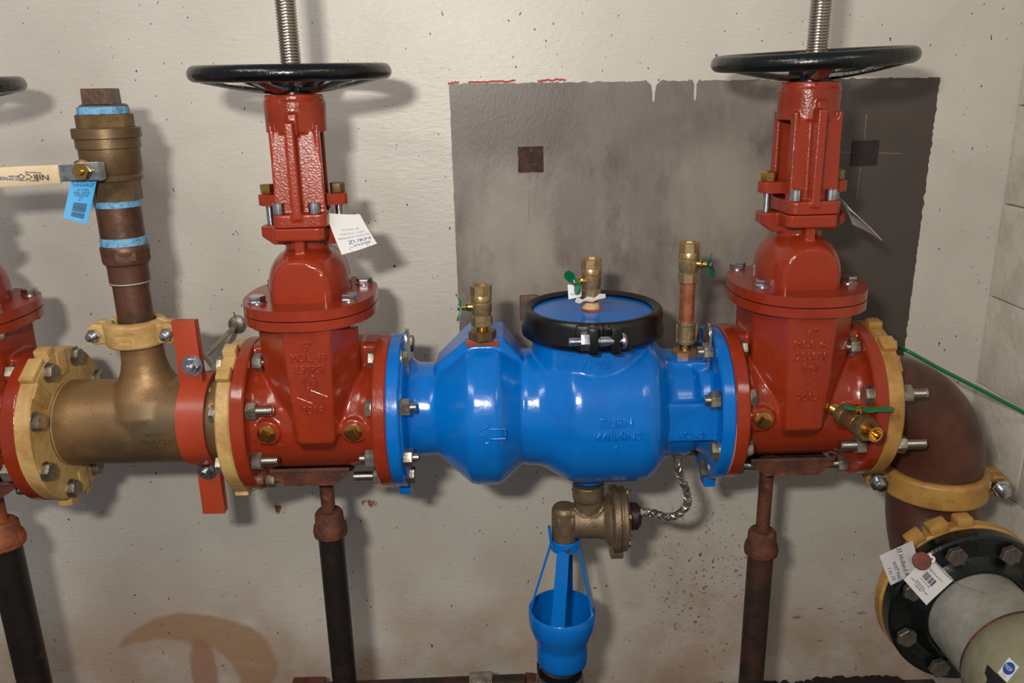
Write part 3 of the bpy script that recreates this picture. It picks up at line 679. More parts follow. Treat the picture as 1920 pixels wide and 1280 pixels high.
b = B(); b.box(fr((.002, -.018, -.127)), .041, .008, .104, .0015); part('lower_lug', b, ORANGE, ST)
for px, py in ((360, 686), (388, 881)):
    q = at(px, py, -.036)-Vector((-.552, 0, -.008)); b = B(); M = fr(q+Vector((0, .002, 0)), (0, -1, 0)); b.lathe([(.007, 0), (.019, 0), (.019, .002), (.007, .002)], M, 28)
    b.hex(M @ fr((0, 0, .002)), .0135, .011); b.thread(M @ fr((0, 0, .012)), .0072, .010, .0018, 16, .0007); part('bolt', b, ZINC, ST)
p0, p1 = at(447, 606, WY), at(385, 668, .10); R_ = tag(bpy.data.objects.new('anchor_rod', None), 'thin grey steel rod reaching from the wall to the orange strap', 'rod'); col.objects.link(R_); R_.location = p0
d = (p1-p0); M = fr((0, 0, 0), (0, -1, 0))
b = B(); b.lathe([(.018, 0), (.0195, .002), (.019, .012), (.014, .016), (.008, .017)], M, 28); part('wall_flange', b, ZDULL, R_)
b = B(); q2 = Vector((-.535, .02, .085))-p0; b.tube([(0, -.01, 0), d*.5, d, q2], .0055, 14); part('rod', b, ZDULL, R_)
b = B(); b.tube([(0, -.014, .006), (-.001, -.016, .022), (-.002, -.017, .030)], .0008, 6); part('wire_end', b, RUST, R_)

# ------------------------------------------------------------------ blue backflow preventer
BX = .09
BF = thing('backflow_preventer', (BX, 0, 0), 'large glossy blue backflow preventer body between the two red valves', 'valve')
b = B(); X = fr((0, 0, 0), (1, 0, 0), (0, 0, 1))
prof = [(.128, -.282), (.128, -.268), (.095, -.262), (.086, -.250), (.085, -.222), (.088, -.214), (.130, -.166), (.138, -.157), (.1405, -.145), (.1405, -.108), (.137, -.100), (.104, -.064), (.107, -.056), (.1085, -.034), (.112, -.024), (.134, .012), (.1395, .022), (.1415, .035), (.1415, .140), (.139, .155), (.132, .168), (.120, .178), (.104, .190), (.098, .202), (.096, .235), (.086, .25), (.095, .268), (.128, .274), (.128, .284)]
b.lathe(prof, X, 96)
b.cyl(fr((.065, 0, .03)), .107, .112, 64)                                   # access neck
b.loft([[(-.215, -.04, .02), (-.215, .04, .02), (-.215, .04, .094), (-.215, -.04, .094)], [(-.155, -.055, .02), (-.155, .055, .02), (-.155, .055, .148), (-.155, -.055, .148)],
        [(-.095, -.055, .02), (-.095, .055, .02), (-.095, .055, .148), (-.095, -.055, .148)], [(-.062, -.04, .02), (-.062, .04, .02), (-.062, .04, .105), (-.062, -.04, .105)]])
b.box(fr((.228, -.055, .002)), .085, .10, .070, .004); b.box(fr((.232, 0, .05)), .07, .09, .085, .006)
b.cyl(fr((.06, 0, -.150)), .036, .04, 32)
inst('body', remesh(b, 'body', BLUE, .0026, 6), BF)
for x0 in (-.295, .272):
    b = B(); ring(b, fr((x0, 0, 0), (1, 0, 0), (0, 0, 1)), .140, .08, .023, 96, .003); part('flange', b, BLUE, BF)
    b = B(); b.box(fr((x0+.012, -.010 if x0 < 0 else -.012, -.148)), .022, .036, .022, .003); part('foot_lug', b, BLUE, BF)
for x0 in (-.2965, .295): b = B(); ring(b, fr((x0, 0, 0), (1, 0, 0)), .1375, .08, .0018, 80, .0003); part('gasket', b, GASKET, BF)
# cap, clamp ring
b = B(); b.lathe([(.112, .138), (.112, .172), (.108, .178), (.106, .180), (.06, .1835), (0, .184)], fr((.065, 0, 0)), 96); part('cover_cap', b, BLUE, BF)
b = B(); g0 = math.radians(2.5); loops = []; n = 96
for i in range(n+1):
    a = -PI/2+.045+(2*PI-.012)*i/n; c, s = math.cos(a), math.sin(a)
    loops.append([(.065+c*r, s*r, z) for r, z in ((.109, .139), (.120, .138), (.1255, .142), (.1265, .150), (.1235, .160), (.1245, .176), (.1225, .185), (.1185, .1885), (.109, .187), (.106, .184), (.1065, .181), (.110, .179))])
b.loft(loops); CL = part('clamp_ring', b, BLACKR, BF, 50, label='black two-lipped clamp ring')
for s, x_ in ((-1, .053), (1, .088)):
    b = B(); b.box(fr((x_, -.130, .164), (0, 0, 1), (1, s*.1, 0)), .019, .034, .046, .006); b.box(fr((x_+s*.014, -.121, .163), (0, 0, 1), (1, s*.15, 0)), .030, .018, .046, .006); part('clamp_ear', b, BLACKR, CL)
cy = -.140; cz = .164
b = B(); b.cyl(fr((.045, cy, cz), (1, 0, 0)), .0062, .060, 20); b.lathe([(.013, 0), (.0135, .003), (.011, .007), (.006, .0095), (0, .010)], fr((.0985, cy, cz), (1, 0, 0)), 24)
b.cyl(fr((.062, cy, cz), (1, 0, 0)), .0078, .024, 20, .001); b.thread(fr((.034, cy, cz), (-1, 0, 0)), .0072, .022, .0022, 20, .0009); part('clamp_bolt', b, ZINC, CL)
b = B(); b.hex(fr((.031, cy, cz), (1, 0, 0)), .0158, .015); part('clamp_nut', b, ZINC, CL)
b = B(); b.lathe([(.019, .183), (.0195, .185), (.017, .1865), (0, .187)], fr((.063, -.012, 0)), 28); part('cap_boss', b, COPPER, BF)
# boss pad with red paint
b = B(); b.box(fr((-.130, -.052, .140)), .058, .010, .012, .001); part('boss_face', b, mat('worn_red_brown_paint', (150, 56, 36), .4, c2=(120, 70, 44), scale=60), BF)
# cast letters
text('raised_lettering', 'ZURN', .020, None, BLUE, BF, .0018, warp=warp_x(.092, .1418, math.radians(8)), bev=.0007)
text('raised_lettering', 'WILKINS', .0185, None, BLUE, BF, .0018, warp=warp_x(.094, .1418, math.radians(-1.5)), bev=.0007, sx=1.1)
text('raised_lettering', '6', .017, None, BLUE, BF, .0018, warp=warp_x(.092, .1418, math.radians(-11)), bev=.0007)
text('raised_lettering', '71 002', .018, None, BLUE, BF, .0012, warp=lambda p: Vector((.065+(.1072+p.z)*math.sin((p.x-.003)/.1072), -(.1072+p.z)*math.cos((p.x-.003)/.1072), .112+p.y)), bev=.0005)
text('raised_lettering', '175 PSI', .0155, face_front(.228, -.1055, -.020), BLUE, BF, .0016, bev=.0005)
b = B()
ap = [(-.030, 0), (-.008, .013), (-.008, .006), (.022, .006), (.022, -.010), (.014, -.010), (.014, -.003), (-.003, -.003), (-.003, -.013), (-.011, -.013), (-.011, -.003)]
ap = [(-.028, 0), (-.006, .014), (-.006, .007), (.022, .007), (.022, -.010), (-.004, -.010), (-.004, -.017), (-.012, -.017), (-.012, -.004), (-.028, 0)]
g = warp_x(-.116, .1405, math.radians(3)); pp = []
for p, q in zip(ap, ap[1:]):
    for k in range(4): pp.append(g(Vector((p[0]+(q[0]-p[0])*k/4, p[1]+(q[1]-p[1])*k/4, .0))))
b.tube(pp+[pp[0]], .0019, 8); part('raised_arrow', b, BLUE, BF)
bolt_ring(BF, -.272, 1, .1205, [(22.5, 'n'), (67.5, 'h'), (-22.5, 'n'), (-67.5, 'h'), (112.5, 'h'), (-112.5, 'h')])
bolt_ring(BF, .272, -1, .1205, [(22.5, 'n'), (67.5, 'n'), (-22.5, 'h'), (-67.5, 'h'), (112.5, 'n'), (-112.5, 'n')])
# lifting lugs: plates with a round end
for x0, zt, yy in ((-.263, .090, -.03), (.263, .090, -.04)):
    b = B(); pts = [(-.018, 0), (.018, 0), (.020, .05)]+[(.020*math.cos(PI*i/14), .060+.022*math.sin(PI*i/14)) for i in range(15)]+[(-.020, .05)]
    b.prism(fr((x0-.002, yy, zt-.010), (1, 0, 0), (0, 1, 0)), pts, .005, .001); part('lifting_lug', b, ZINC, BF)

# ------------------------------------------------------------------ test cocks
def cock_parts(t, hz, wing, base_hex=True, stem=.02, lever_ang=0, off=-.026):
    """small brass ball valve, axis +Z, bottom at z=0"""
    b = B(); z = 0
    if base_hex: b.hex(fr((0, 0, 0), x=(1, .25, 0)), .0245, .016, .0015); part('bushing', b, BRASSD, t)
    b = B(); b.thread(fr((0, 0, .014)), .0105, hz-.012, .0018, 20, .0007); part('threaded_nipple', b, BRASSY, t)
    z = hz
    b = B(); b.hex(fr((0, 0, z), x=(1, .2, 0)), .0185, .018, .0015, 8); b.lathe([(.013, z+.016), (.0155, z+.018), (.0160, z+.022), (.0175, z+.025), (.0178, z+.040), (.0162, z+.042), (.0178, z+.044), (.0182, z+.053), (.0165, z+.056), (.012, z+.056)], fr(), 36); part('body', b, BRASS, t)
    b = B(); b.lathe([(.0188, z+.054), (.0188, z+.070), (.0175, z+.071), (.0125, z+.071), (.0115, z+.060), (0, z+.060)], fr(), 8, ph=.2); part('top_socket', b, BRASS, t)
    d = wing; b = B(); M = fr(Vector(d)*.014+Vector((0, 0, z+.034)), d); b.lathe([(.0085, 0), (.0075, .010), (.0055, .012), (.0055, .020)], M, 20); part('stem', b, BRASSY, t)
    b = B(); c = Vector(d)*.036+Vector((0, 0, z+.034)); D = Vector(d); a = Vector((0, 0, 1))*math.cos(lever_ang)+D.cross(Vector((0, 0, 1)))*math.sin(lever_ang); n = D.cross(a)
    loops = []
    for u, hw_, dd in ((-.023, .004, .006), (-.020, .0095, .005), (-.011, .0110, .001), (-.003, .0065, 0), (.003, .0065, 0), (.011, .0110, .001), (.020, .0095, .005), (.023, .004, .006)):
        q = c+a*u+D*dd; loops.append([q-n*hw_-D*.0014, q+n*hw_-D*.0014, q+n*hw_+D*.0014, q-n*hw_+D*.0014])
    b.loft(loops); part('wing_handle', b, GREEN, t, 50)
    b = B(); b.hex(fr(c+D*.001, D), .0055, .004, .0006); part('handle_nut', b, ZINC, t)
    text('raised_lettering', '1/2\n600', .0085, None, BRASS, t, .0005, warp=warp_z(.0178, z+.033, .1), res=1, space=.9)
t = thing('test_cock', (-.040, -.050, .146), 'brass test cock with green wing handle on the blue cone section', 'valve', None); cock_parts(t, .024, (-1, -.1, 0), lever_ang=.15)
text('raised_lettering', '8107', .006, None, BRASS, t, .0005, warp=warp_z(.0183, .033, .0), res=1)
t = thing('test_cock', (.1515, -.012, .186), 'brass test cock on the middle of the round cover cap', 'valve', None); cock_parts(t, .018, (-.84, -.54, .0), base_hex=False, lever_ang=.9)
b = B(); b.lathe([(.010, 0), (.016, .001), (.014, .012), (.0105, .014)], fr(), 24); part('putty', b, WOOD, t)
t = thing('test_cock', (.3225, -.005, .086), 'brass test cock on a long copper nipple over the blue outlet neck', 'valve', None)
b = B(); b.hex(fr((0, 0, 0)), .0245, .018, .0015, 8); part('bushing', b, mat('copper_brown_bushing', (170, 128, 98), .4, .7), t)
b = B(); b.cyl(fr((0, 0, .016)), .0105, .02, 24); part('threaded_nipple', b, BRASSY, t)
b = B(); b.lathe([(.014, .030), (.0178, .031), (.0178, .036), (.0162, .038), (.0162, .063), (.0178, .065), (.0178, .071), (.013, .072)], fr(), 36); part('socket', b, BRASS, t)
for s in (-1, 1): b = B(); b.box(fr((s*.0172, -.004, .050)), .003, .005, .034, .001); part('rib', b, BRASS, t)
text('raised_lettering', '1/4', .010, None, BRASS, t, .0005, warp=warp_z(.0163, .050, .25), res=1)
b = B(); b.cyl(fr((0, 0, .070)), .0132, .076, 28); part('copper_nipple', b, COPPER, t)
cock_parts(t, .141, (.86, -.50, 0), base_hex=False, lever_ang=.5)
# paper scraps and tag at the cap's test cock
t, P, ink, bars, nn = card('paper_label', AQ((1064, 533, -.03), (1091, 536, -.035), (1090, 556, -.04), (1066, 561, -.035)), WHITE, 'small white printed label behind the green handle on the cover cap', 'label', bow=.001)
ink('printing', 'ZURN', .58, .68, .0065, INKG, rot=PI, sx=1.2); ink('printing', 'WILKINS', .58, .45, .003, INKG, rot=PI)
b = B(); SC = [(1078, 566), (1082, 556), (1092, 562), (1102, 556), (1114, 559), (1124, 551), (1135, 551), (1136, 558), (1122, 561), (1110, 566), (1096, 564), (1086, 569)]
c0 = at(1105, 560, -.055); up = [at(x, y, -.055+.004*math.sin(i*2.1)) for i, (x, y) in enumerate(SC)]
b.loft([[p-c0 for p in up], [p-c0+Vector((0, .0008, .0002)) for p in up]]); o = part('paper_scrap', b, PAPER); o.location = c0; tag(o, 'crumpled strip of white paper round the foot of the cap test cock', 'paper')

# side cock on the right valve
d = (at(1638, 812, -.205)-at(1565, 768, -.098)); o0 = at(1565, 768, -.098)
t = thing('side_cock', o0, 'brass cock with long green lever sticking out of the right red valve', 'valve'); M = fr((0, 0, 0), d)
b = B(); b.thread(M @ fr((0, 0, -.012)), .0115, .034, .0018, 20, .0007); part('threaded_nipple', b, BRASSY, t)
L_ = d.length; b = B(); b.lathe([(.010, .020), (.0175, .022), (.0175, .034), (.015, .038), (.0165, .042), (.0178, .062), (.0165, .070), (.012, .074)], M, 32); part('body', b, BRASSD, t)
b = B(); b.lathe([(.0195, L_-.035), (.0205, L_-.033), (.0205, L_-.014), (.019, L_-.012), (.0125, L_-.012), (.0115, L_-.02), (0, L_-.02)], M, 8, ph=.3); part('outlet_hex', b, BRASSD, t)
b = B(); b.lathe([(.0128, L_-.022), (.0128, L_+.006), (.0095, L_+.006), (.0090, L_-.006), (0, L_-.006)], M, 28); part('outlet_nipple', b, BRASSY, t)
q = Vector(d)*.55; b = B(); b.cyl(fr(q, (0, 0, 1)), .0085, .026, 20, .001); b.hex(fr(q+Vector((0, 0, .024))), .0075, .006, .0006); part('stem', b, BRASSY, t)
b = B(); q = q+Vector((0, 0, .026)); p0, p1 = at(1581, 762, q.y+o0.y)-o0, at(1674, 767, q.y+o0.y)-o0
q = (p0+p1)/2; dd = (p1-p0).normalized(); loops = []; H = (p1-p0).length/2
for u, w_, zz in ((-1, .002, .001), (-.85, .007, 0), (-.4, .006, -.001), (0, .0075, -.004), (.4, .006, -.001), (.85, .007, 0), (1, .002, .001)):
    c = q+dd*u*H+Vector((0, 0, zz)); y = Vector((0, w_, 0)); z = Vector((0, 0, .0022)); loops.append([c-y-z, c+y-z, c+y+z, c-y+z])
b.loft(loops); part('lever_handle', b, GREEN, t, 50)

# ------------------------------------------------------------------ relief valve, hose, drain funnel
RV = thing('relief_valve', (.15, 0, -.238), 'bronze relief valve with VENT outlet hanging under the blue body', 'valve')
b = B(); b.lathe([(.030, .078), (.030, .050), (.027, .045), (.026, .0)], fr(), 36)
b.lathe([(.034, -.028), (.035, .02), (.037, .028), (.046, .036), (.052, .044), (.052, .046)], fr((0, 0, 0), (1, 0, 0), (0, 0, 1)), 48)
b.lathe([(.024, -.044), (.025, -.01), (.0245, .024), (.0205, .032), (.010, .034), (0, .034)], fr((-.045, 0, 0)), 36)
b.cyl(fr((-.060, 0, .004), (1, 0, 0)), .024, .05, 32)
inst('body', remesh(b, 'body', BRZ2, .0016, 4), RV)
b = B(); b.lathe([(.05, .042), (.060, .043), (.064, .046), (.064, .056), (.060, .060), (.060, .062), (.062, .064), (.062, .070), (.05, .076), (.03, .080), (.02, .081)], fr((0, 0, .002), (1, 0, 0), (0, 0, 1)), 64)
part('diaphragm_cover', b, BRZ2, RV)
for k in range(6):
    a = 2*PI*k/6+.5; b = B(); b.hex(fr((.0715, .054*math.cos(a), .002+.054*math.sin(a)), (1, 0, 0)), .007, .005, .0006); part('cover_bolt', b, BRASSD, RV)
b = B(); b.box(fr((.055, -.005, -.066)), .026, .03, .018, .004); part('cast_lug', b, BRZ2, RV)
b = B(); b.lathe([(.026, .076), (.027, .080), (.026, .094), (.020, .100), (0, .101)], fr((0, 0, .006), (1, 0, 0), (0, 0, 1)), 36); part('end_knob', b, mat('dark_plum_plastic', (44, 24, 28), .4), RV)
text('raised_lettering', 'XL', .010, fr((-.045, -.0255, -.020), (0, -1, 0), (1, 0, 0)), BRZ2, RV, .0008)
text('raised_lettering', 'VENT', .0105, None, BRZ2, RV, .0010, warp=lambda p: Vector((-.045+.0242*math.sin(p.x/.0242), -(.0242+p.z)*math.cos(p.x/.0242), -.038+p.y)))
b = B(); b.tube([(-.028, -.020, .038), (-.012, -.028, .022), (.012, -.029, .022), (.026, -.022, .038)], .0025, 8); part('cast_rim', b, BRZ2, RV)

HS = thing('braided_hose', (.3175, 0, -.075), 'braided steel hose curling from blue neck down to the relief valve', 'hose')
hp = [at(x, y, Y)-HS.location for x, y, Y in ((1270, 866, -.032), (1272, 884, -.032), (1284, 912, -.026), (1290, 934, -.018), (1284, 953, -.02), (1268, 966, -.02), (1246, 968, -.016), (1224, 961, -.01), (1208, 960, -.004))]
def spline(P, n=8):
    out = []
    for i in range(len(P)-1):
        p0, p1, p2, p3 = P[max(i-1, 0)], P[i], P[i+1], P[min(i+2, len(P)-1)]
        for k in range(n):
            t = k/n; out.append(.5*((2*p1)+(p2-p0)*t+(2*p0-5*p1+4*p2-p3)*t*t+(3*p1-p0-3*p2+p3)*t**3))
    return out+[P[-1]]
cp = spline([Vector(p) for p in hp], 7)
b = B(); b.tube(cp, .0062, 14); part('inner_tube', b, mat('dark_hose_core', (50, 46, 46), .5, .5), HS)
# braid: helical wires, both hands, joined in one part
b = B(); fx = []; prev = None; L = 0; acc = [0]
for i in range(1, len(cp)): acc.append(acc[-1]+(cp[i]-cp[i-1]).length)
def cpt(s):
    i = 0
    while i < len(acc)-2 and acc[i+1] < s: i += 1
    t = (s-acc[i])/max(acc[i+1]-acc[i], 1e-9); return cp[i].lerp(cp[i+1], t), (cp[min(i+2, len(cp)-1)]-cp[max(i-1, 0)]).normalized()
for hand in (-1, 1):
    for k in range(8):
        pts = []; N_ = 90
        for i in range(N_+1):
            s = acc[-1]*i/N_; p, tn = cpt(s); x = Vector((0, 1, 0)).cross(tn).normalized(); y = tn.cross(x); a = 2*PI*k/6+hand*s/.0062*.95
            pts.append(p+(x*math.cos(a)+y*math.sin(a))*.0066)
        b.tube(pts, .0013, 4)
o = part('braid', b, NICKEL, HS, 60); o['kind'] = 'stuff'
b = B(); a = Vector(hp[0]); b.cyl(fr(a+Vector((0, 0, -.006)), (0, 0, 1)), .0078, .018, 20, .001); b.hex(fr(a+Vector((0, 0, .010))), .0105, .012, .001); b.cyl(fr(a+Vector((0, 0, .022))), .0085, .016, 20, .001); part('top_fitting', b, NICKEL, HS)
b = B(); b.lathe([(.0088, 0), (.0098, .001), (.0098, .005), (.0088, .006)], fr(a+Vector((0, 0, .024))), 24); part('tape_wrap', b, WHITE, HS)
b = B(); a = Vector(hp[-1]); b.cyl(fr(a+Vector((.012, 0, 0)), (-1, 0, 0)), .0078, .018, 20, .001); b.hex(fr(a+Vector((-.004, 0, 0)), (-1, 0, 0)), .0105, .010, .001); b.cyl(fr(a+Vector((-.014, 0, 0)), (-1, 0, 0)), .008, .013, 20, .001); part('side_fitting', b, NICKEL, HS)

FN = thing('air_gap_funnel', (.1, 0, -.575), 'blue cage-like air gap drain funnel below the relief valve', 'funnel')
z0 = -.575; b = B()
b.lathe([(.0475, .018), (.0500, .021), (.0515, .028), (.052, .056), (.0505, .064), (.0535, .074), (.0600, .092), (.0655, .108), (.0668, .120), (.0668, .142), (.0655, .1435), (.0615, .1435), (.0610, .120), (.050, .090), (.047, .06), (.045, .018)], fr(), 64, closed=True)
part('cup', b, BLUE, FN, 45)
b = B(); ring(b, fr((.006, 0, .278)), .029, .0245, .022, 48, .0015); part('collar', b, BLUE, FN)
for k in range(4):
    a = math.radians(-90+90*k-12); c, s = math.cos(a), math.sin(a); b = B(); T = Vector((-s, c, 0)); R0 = Vector((c, s, 0)); wd = .0135
    A0 = R0*.0635+Vector((0, 0, .134)); A1 = R0*.0275+Vector((.006, 0, .285)); A00 = R0*.0625+Vector((0, 0, .116))
    loops = [[q-T*w_-R0*.0022, q+T*w_-R0*.0022, q+T*w_+R0*.0022, q-T*w_+R0*.0022] for q, w_ in ((A00, wd*1.05), (A0, wd), (A1, wd*.85))]; b.loft(loops); part('arm', b, BLUE, FN)
b = B(); b.box(fr((-.023, -.008, .312), (-.1, 0, 1)), .006, .014, .034, .002); part('ear', b, BLUE, FN)
b = B(); b.lathe([(.0045, 0), (.005, .001), (.004, .004), (0, .0045)], fr((.008, -.029, .289), (0, -1, 0)), 16); part('set_screw', b, ZINC, FN)
DP = thing('drain_pipe', (.095, 0, -.9), 'dark drain pipe with banded rubber sleeve under the blue funnel', 'pipe')
b = B(); b.lathe([(.046, .320), (.047, .325), (.047, .334), (.043, .334), (.043, .32)], fr(), 48, closed=True); part('inner_collar', b, BLACKR, DP)
b = B(); b.lathe([(.0465, .26), (.0475, .300), (.0475, .308), (.0440, .311), (.042, .311)], fr(), 48); b.cyl(fr(), .042, .262, 40); part('sleeve', b, RUBBER, DP)
b = B(); b.lathe([(.0478, .293), (.0488, .294), (.0488, .303), (.0478, .304)], fr(), 48, closed=True); part('hose_clamp', b, ZDULL, DP)
b = B(); b.box(fr((-.047, -.018, .298)), .012, .012, .012, .002); b.hex(fr((-.051, -.022, .298), (-.6, -1, 0)), .006, .006, .0006); part('clamp_screw', b, ZDULL, DP)

# ------------------------------------------------------------------ pipe stands
def stand(x, z, label, pm_, post_m, drop=0, sx=.076, sxo=0):
    t = thing('pipe_stand', (x, 0, -.9), label, 'stand'); h = z+.9
    b = B(); b.lathe([(.0245, .01), (.0245, h-.125-drop)], fr(), 32); part('pole', b, pm_, t)
    b = B(); b.lathe([(.070, 0), (.070, .008), (.03, .012), (.027, .03)], fr(), 32); part('base_plate', b, pm_, t)
    b = B(); b.lathe([(.0265, h-.150), (.0315, h-.148), (.0325, h-.138), (.0305, h-.128), (.0275, h-.124), (.0265, h-.104), (.0225, h-.098), (.012, h-.097)], fr((0, 0, -drop)), 32); part('collar', b, post_m if post_m == RUSTY else RUST, t)
    b = B(); b.thread(fr((0, 0, h-.14-drop)), .0132, .145+drop, .004, 24, .00025); part('post', b, post_m, t)
    b = B(); M = fr((sxo-sx, 0, h), (1, 0, 0), (0, 1, 0)); R = .103
    arc = [(R*math.sin(math.radians(a)), R-R*math.cos(math.radians(a))+.0) for a in range(-34, 35, 4)]
    b2 = [(R*1.0+.006, 0)]; outer = [((R+.006)*math.sin(math.radians(a)), R-(R+.006)*math.cos(math.radians(a))) for a in range(34, -35, -4)]
    b.prism(M, [(x_, y_) for x_, y_ in arc+outer], 2*sx); part('saddle', b, RUST, t)
    for s in (-1, 1):
        b = B(); b.prism(fr((sxo, s*.056-.002, h), (0, 1, 0), (1, 0, 0)), [(-sx, -.014), (sx, -.014), (sx*.98, -.004), (sx*.62, .017), (-sx*.62, .017), (-sx*.98, -.004)], .004); part('skirt', b, RUST, t)
    return t
stand(-.345, -.105, 'pipe stand with black pole and rusty collar under the left red valve', PIPEBLK, RUST, sx=.072, sxo=-.014)
stand(.489, -.108, 'pipe stand with brown rusty pole under the right red valve', PIPERST, RUST, drop=.062, sx=.076, sxo=.026)
t = stand(-.973, -.110, 'pipe stand with wide black pole and orange post at the left picture edge', PIPEBLK, RUSTY)
t.scale = (1.25, 1.25, 1)

# ------------------------------------------------------------------ brown elbows at the right
EL = thing('pipe_elbow', (.668, 0, .003), 'large dark brown elbow turning down after the right ochre flange', 'pipe')
cx, R_ = 0, .137; b = B(); pts = [(-.002, 0, 0), (.004, 0, 0)]+[(.004+R_*math.sin(a), 0, -R_+R_*math.cos(a)) for a in [PI/2*i/20 for i in range(1, 21)]]+[(.004+R_, 0, -.175)]
b.tube(pts, .0805, 56); part('bend', b, BROWN, EL, 60)
XV = .668+.004+.137
coupling('grooved_coupling', (XV, 0, -.166), 'large ochre grooved coupling between the two brown elbows', YELD, .085, .050, .126, .0105, rot=math.radians(-10), lettering=[('580', 0, .010)])
b = B(); LE = thing('pipe_elbow', (XV, 0, -.18), 'lower dark brown elbow bending toward the black flange, below the large ochre coupling', 'pipe')
Rb = .145; pts = [(0, 0, .0), (0, 0, -.01)]+[(0, -Rb+Rb*math.cos(a), -.01-Rb*math.sin(a)) for a in [PI/2*i/18 for i in range(1, 19)]]
b.tube(pts, .0805, 56, up=(1, 0, 0)); part('bend', b, BROWN, LE, 60)
FX, FZ = .797, -.322
def ringY(b, y0, y1, ro, ri, n=96, ch=.003): return ring(b, fr((FX, y0, FZ), (0, -1, 0), (1, 0, 0)), ro, ri, y0-y1, n, ch)
t = thing('flange_adapter', (0, 0, 0), 'ochre flange adapter squeezed behind the black flange at lower right', 'flange')
b = B(); ringY(b, -.138, -.163, .145, .078); part('ring', b, YELD, t)
for a, wd in ((128, .03), (112, .034), (95, .028)):
    a = math.radians(a); d = Vector((math.cos(a), 0, math.sin(a))); b = B(); b.box(fr(Vector((FX, -.150, FZ))+d*.150, d, (0, 1, 0)), .026, wd, .018, .004); part('lug', b, YELD, t)
t = thing('pipe_flange', (0, 0, 0), 'black bolted pipe flange facing the viewer at lower right', 'flange')
b = B(); ringY(b, -.1645, -.196, .1435, .082, ch=.004); part('ring', b, BLACKG, t)
b = B(); b.lathe([(.106, 0), (.102, .004), (.095, .012), (.091, .02), (.086, .02), (.086, 0)], fr((FX, -.196, FZ), (0, -1, 0), (1, 0, 0)), 72, closed=True); part('neck', b, BLACKG, t)
HEADK = hw('bolt_head', mat('dusty_painted_bolt', (92, 84, 76), .5, .4, c2=(70, 64, 58), scale=60), head=1, s=1.12)
for a in range(8):
    a = math.radians(22.5+45*a); inst('bolt_head', HEADK, t, fr((FX+.1205*math.cos(a), -.196, FZ+.1205*math.sin(a)), (0, -1, 0)) @ Matrix.Rotation(random.random(), 4, 'Z'))
b = B(); M = fr((FX, -.196, FZ), (0, -1, 0), (1, 0, 0)); t = thing('grey_pipe', (0, 0, 0), 'thick grey painted pipe coming out of the black flange', 'pipe')
b.lathe([(.0835, 0), (.0835, .15)], M, 72); part('barrel', b, GREYP, t)
b = B(); b.lathe([(.083, .132), (.090, .134), (.094, .140), (.096, .16), (.097, .20), (.096, .24), (.075, .275), (.0, .29)], M, 72)
part('bell_end', b, OLIVE, t)
b = B(); b.lathe([(.083, .1300), (.0915, .1315), (.0915, .1345), (.083, .1345)], M, 72, closed=True); part('rust_line', b, RUST, t)
# cards on the flange
def quadcard(px, Y, *a, **k): return card('card_tag', AQ(*[(x, y, Y+dy) for (x, y, dy) in px]), *a, **k)
t, P, ink, bars, nn = quadcard([(1711, 1014, 0), (1728, 1070, 0), (1670, 1097, -.012), (1649, 1042, -.012)], -.238, PAPER, 'white card tag with handwriting wired to the black flange', bow=.001)
for st, v, sz, u in (('35 Holland Ave', .44, .0125, .55), ('0097 9062', .68, .0105, .66), ('1 to 19', .86, .0105, .66)): ink('handwriting', st, u, v, sz, INKK, sx=.85, shear=.3)
ink('printing', 'BADGER', .6, .14, .004, INKP); ink('printing', 'DATE  LOT', .55, .24, .0035, INKP)
t, P, ink, bars, nn = quadcard([(1742, 1040, 0), (1788, 1087, 0), (1737, 1134, -.012), (1695, 1087, -.012)], -.242, WHITE, 'square white barcode tag hanging on the black flange', bow=.001)
bars(.30, .36, .72, .56, 12, INK, False, 3)
ink('printing', 'T04737CUL-A7 0517 4', .55, .26, .0038, INKK); ink('printing', '0 51 60 17-3 08', .5, .62, .0038, INKK)
for st, v in (('INSTALLATION', .74), ('1. USE ON COLD WATER ONLY', .80), ('2. SEE INSIDE', .86)): ink('printing', st, .45, v, .0034, INKK)
q = at(1726, 1050, -.246); b = B(); b.lathe([(.0135, 0), (.0145, .002), (.0145, .006), (.0125, .008), (0, .0085)], fr((0, 0, 0), (-.1, -1, .3)), 32); o = part('seal_disc', b, WAX); o.location = q; tag(o, 'round brown-red seal disc pinning the two white tags', 'seal')
b = B(); p = [at(1744, 1044, -.244), at(1752, 1052, -.246), at(1790, 1090, -.245), at(1850, 1112, -.262), at(1925, 1140, -.285)]; b.tube(spline(p, 5), .0007, 6); o = part('tag_wire', b, ZDULL); tag(o, 'thin wire running from the white tags across the grey pipe', 'wire')
b = B(); ring(b, fr(at(1746, 1048, -.245), (0, -1, .3)), .0062, .0025, .003, 16, .001); part('wire_knot', b, WHITE, o)
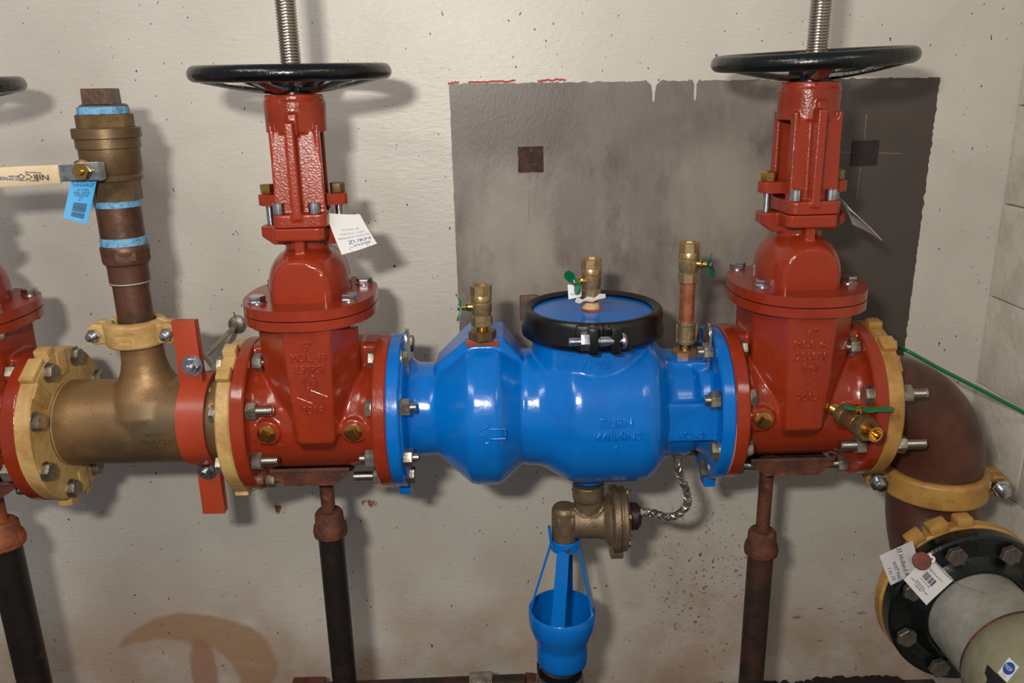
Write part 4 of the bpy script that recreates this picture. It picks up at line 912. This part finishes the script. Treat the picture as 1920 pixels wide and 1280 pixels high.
# brass-ochre latch piece above the tags
# stickers on the bell
def sticker(name, px, m, label):
    Ys = []
    pts = []
    for (x, y) in px:                # shoot onto the bell cylinder
        o_, d_ = CAM, (_f+_r*((x-960)/F)-_u*((y-640)/F)).normalized(); best = None
        for i in range(4000):
            s = .8+i*.0003; p = o_+d_*s; yy = -.196-p.y
            if .0 < yy < .29:
                rr = .0965 if .14 < yy < .24 else (.096*math.sqrt(max(0, 1-((yy-.24)/.05)**2)) if yy >= .24 else .0835)
                if math.hypot(p.x-FX, p.z-FZ) < rr+.0012: best = p; break
        pts.append(best or at(x, y, -.42))
    return pts
S = sticker('s', [(1892, 1232), (1911, 1250), (1888, 1279), (1871, 1261)], None, '')
t, P, ink, bars, nn = card('round_logo_sticker', S, WHITE, 'small white sticker with round blue NSF logo on the grey pipe', 'sticker', bow=.000)
b = B(); W_ = (S[1]-S[0]).length; b.cyl(fr(P(.5, .42)+nn*.0005, nn), W_*.42, .0004, 32); part('logo_disc', b, INKB, t)
ink('printing', 'NSF', .5, .42, W_*.38, WHITE, sx=1.0).location = nn*.0008
ink('printing', 'CERTIFIED', .5, .88, W_*.12, INKP)
S = sticker('s', [(1852, 1246), (1888, 1281), (1880, 1296), (1838, 1296)], None, '')
b = B(); c0 = S[0]; nn = (S[1]-S[0]).cross(S[3]-S[0]).normalized(); nn = nn if nn.dot(CAM-c0) > 0 else -nn
b.loft([[p-c0 for p in S], [p-c0+nn*.0012 for p in S]]); o = part('triangular_sticker', b, INKK); o.location = c0; tag(o, 'black triangular sticker on the grey pipe beside the round logo', 'sticker')
# green wire
p = [at(1660, 650, WY+.01), at(1668, 648, .24), at(1684, 651, .15), at(1704, 659, .115), at(1760, 690, .105), at(1830, 726, .10), at(1925, 776, .09), at(2050, 850, .06)]
b = B(); b.tube(spline(p, 8), .0038, 12); o = part('ground_wire', b, WIREG); tag(o, 'green insulated wire running from behind the brown elbow to the right', 'wire')
# rusty pipe along the foot of the wall
t = thing('floor_pipe', (0, 0, 0), 'rusty horizontal pipe with clamp near the wall foot left of the drain', 'pipe')
a0, a1 = at(600, 1304, .2), at(985, 1288, .2); rr = .030
b = B(); b.tube([a0+Vector((-.25, 0, -.01)), a0, a1], rr, 28); part('barrel', b, PIPERST, t)
b = B(); e = Vector((1, 0, 0)); pts = [a1+Vector((.09*math.sin(q), -.0, -.09+.09*math.cos(q))) for q in [PI/2*i/10 for i in range(11)]]; b.tube(pts, rr*1.08, 28); part('elbow', b, RUST, t)
q = at(903, 1290, .2); b = B(); b.lathe([(.033, -.028), (.037, -.026), (.037, .026), (.033, .028)], fr(q, (1, 0, .03), (0, 0, 1)), 32); part('clamp', b, ZDULL, t)
for s in (-1, 1): b = B(); b.cyl(fr(q+Vector((s*.017, -.015, .018)), (0, -.5, 1)), .006, .022, 12, .001); part('clamp_bolt', b, ZDULL, t)
A0 = at(548, 1276, .25); A1 = at(609, 1271, .25); b = B(); b.box(fr(((A0.x+A1.x)/2, .25, A0.z-.06)), A1.x-A0.x, .03, .12, .004); o = part('rusty_bracket', b, RUST); tag(o, 'rusty bracket stub left of the black pole at the bottom edge', 'bracket')

# groups of repeated things
for o in list(col.objects):
    if o.parent is None and 'category' in o:
        g = {'gate_valve': 'red gate valves along the pipe run', 'test_cock': 'brass test cocks on the blue valve body', 'pipe_stand': 'pipe stands under the valves',
             'card_tag': 'white card tags', 'flange_adapter': 'ochre flange adapters', 'grooved_coupling': 'ochre grooved couplings', 'pipe_elbow': 'dark brown elbows'}.get(o.name.split('.')[0])
        if g: o['group'] = g
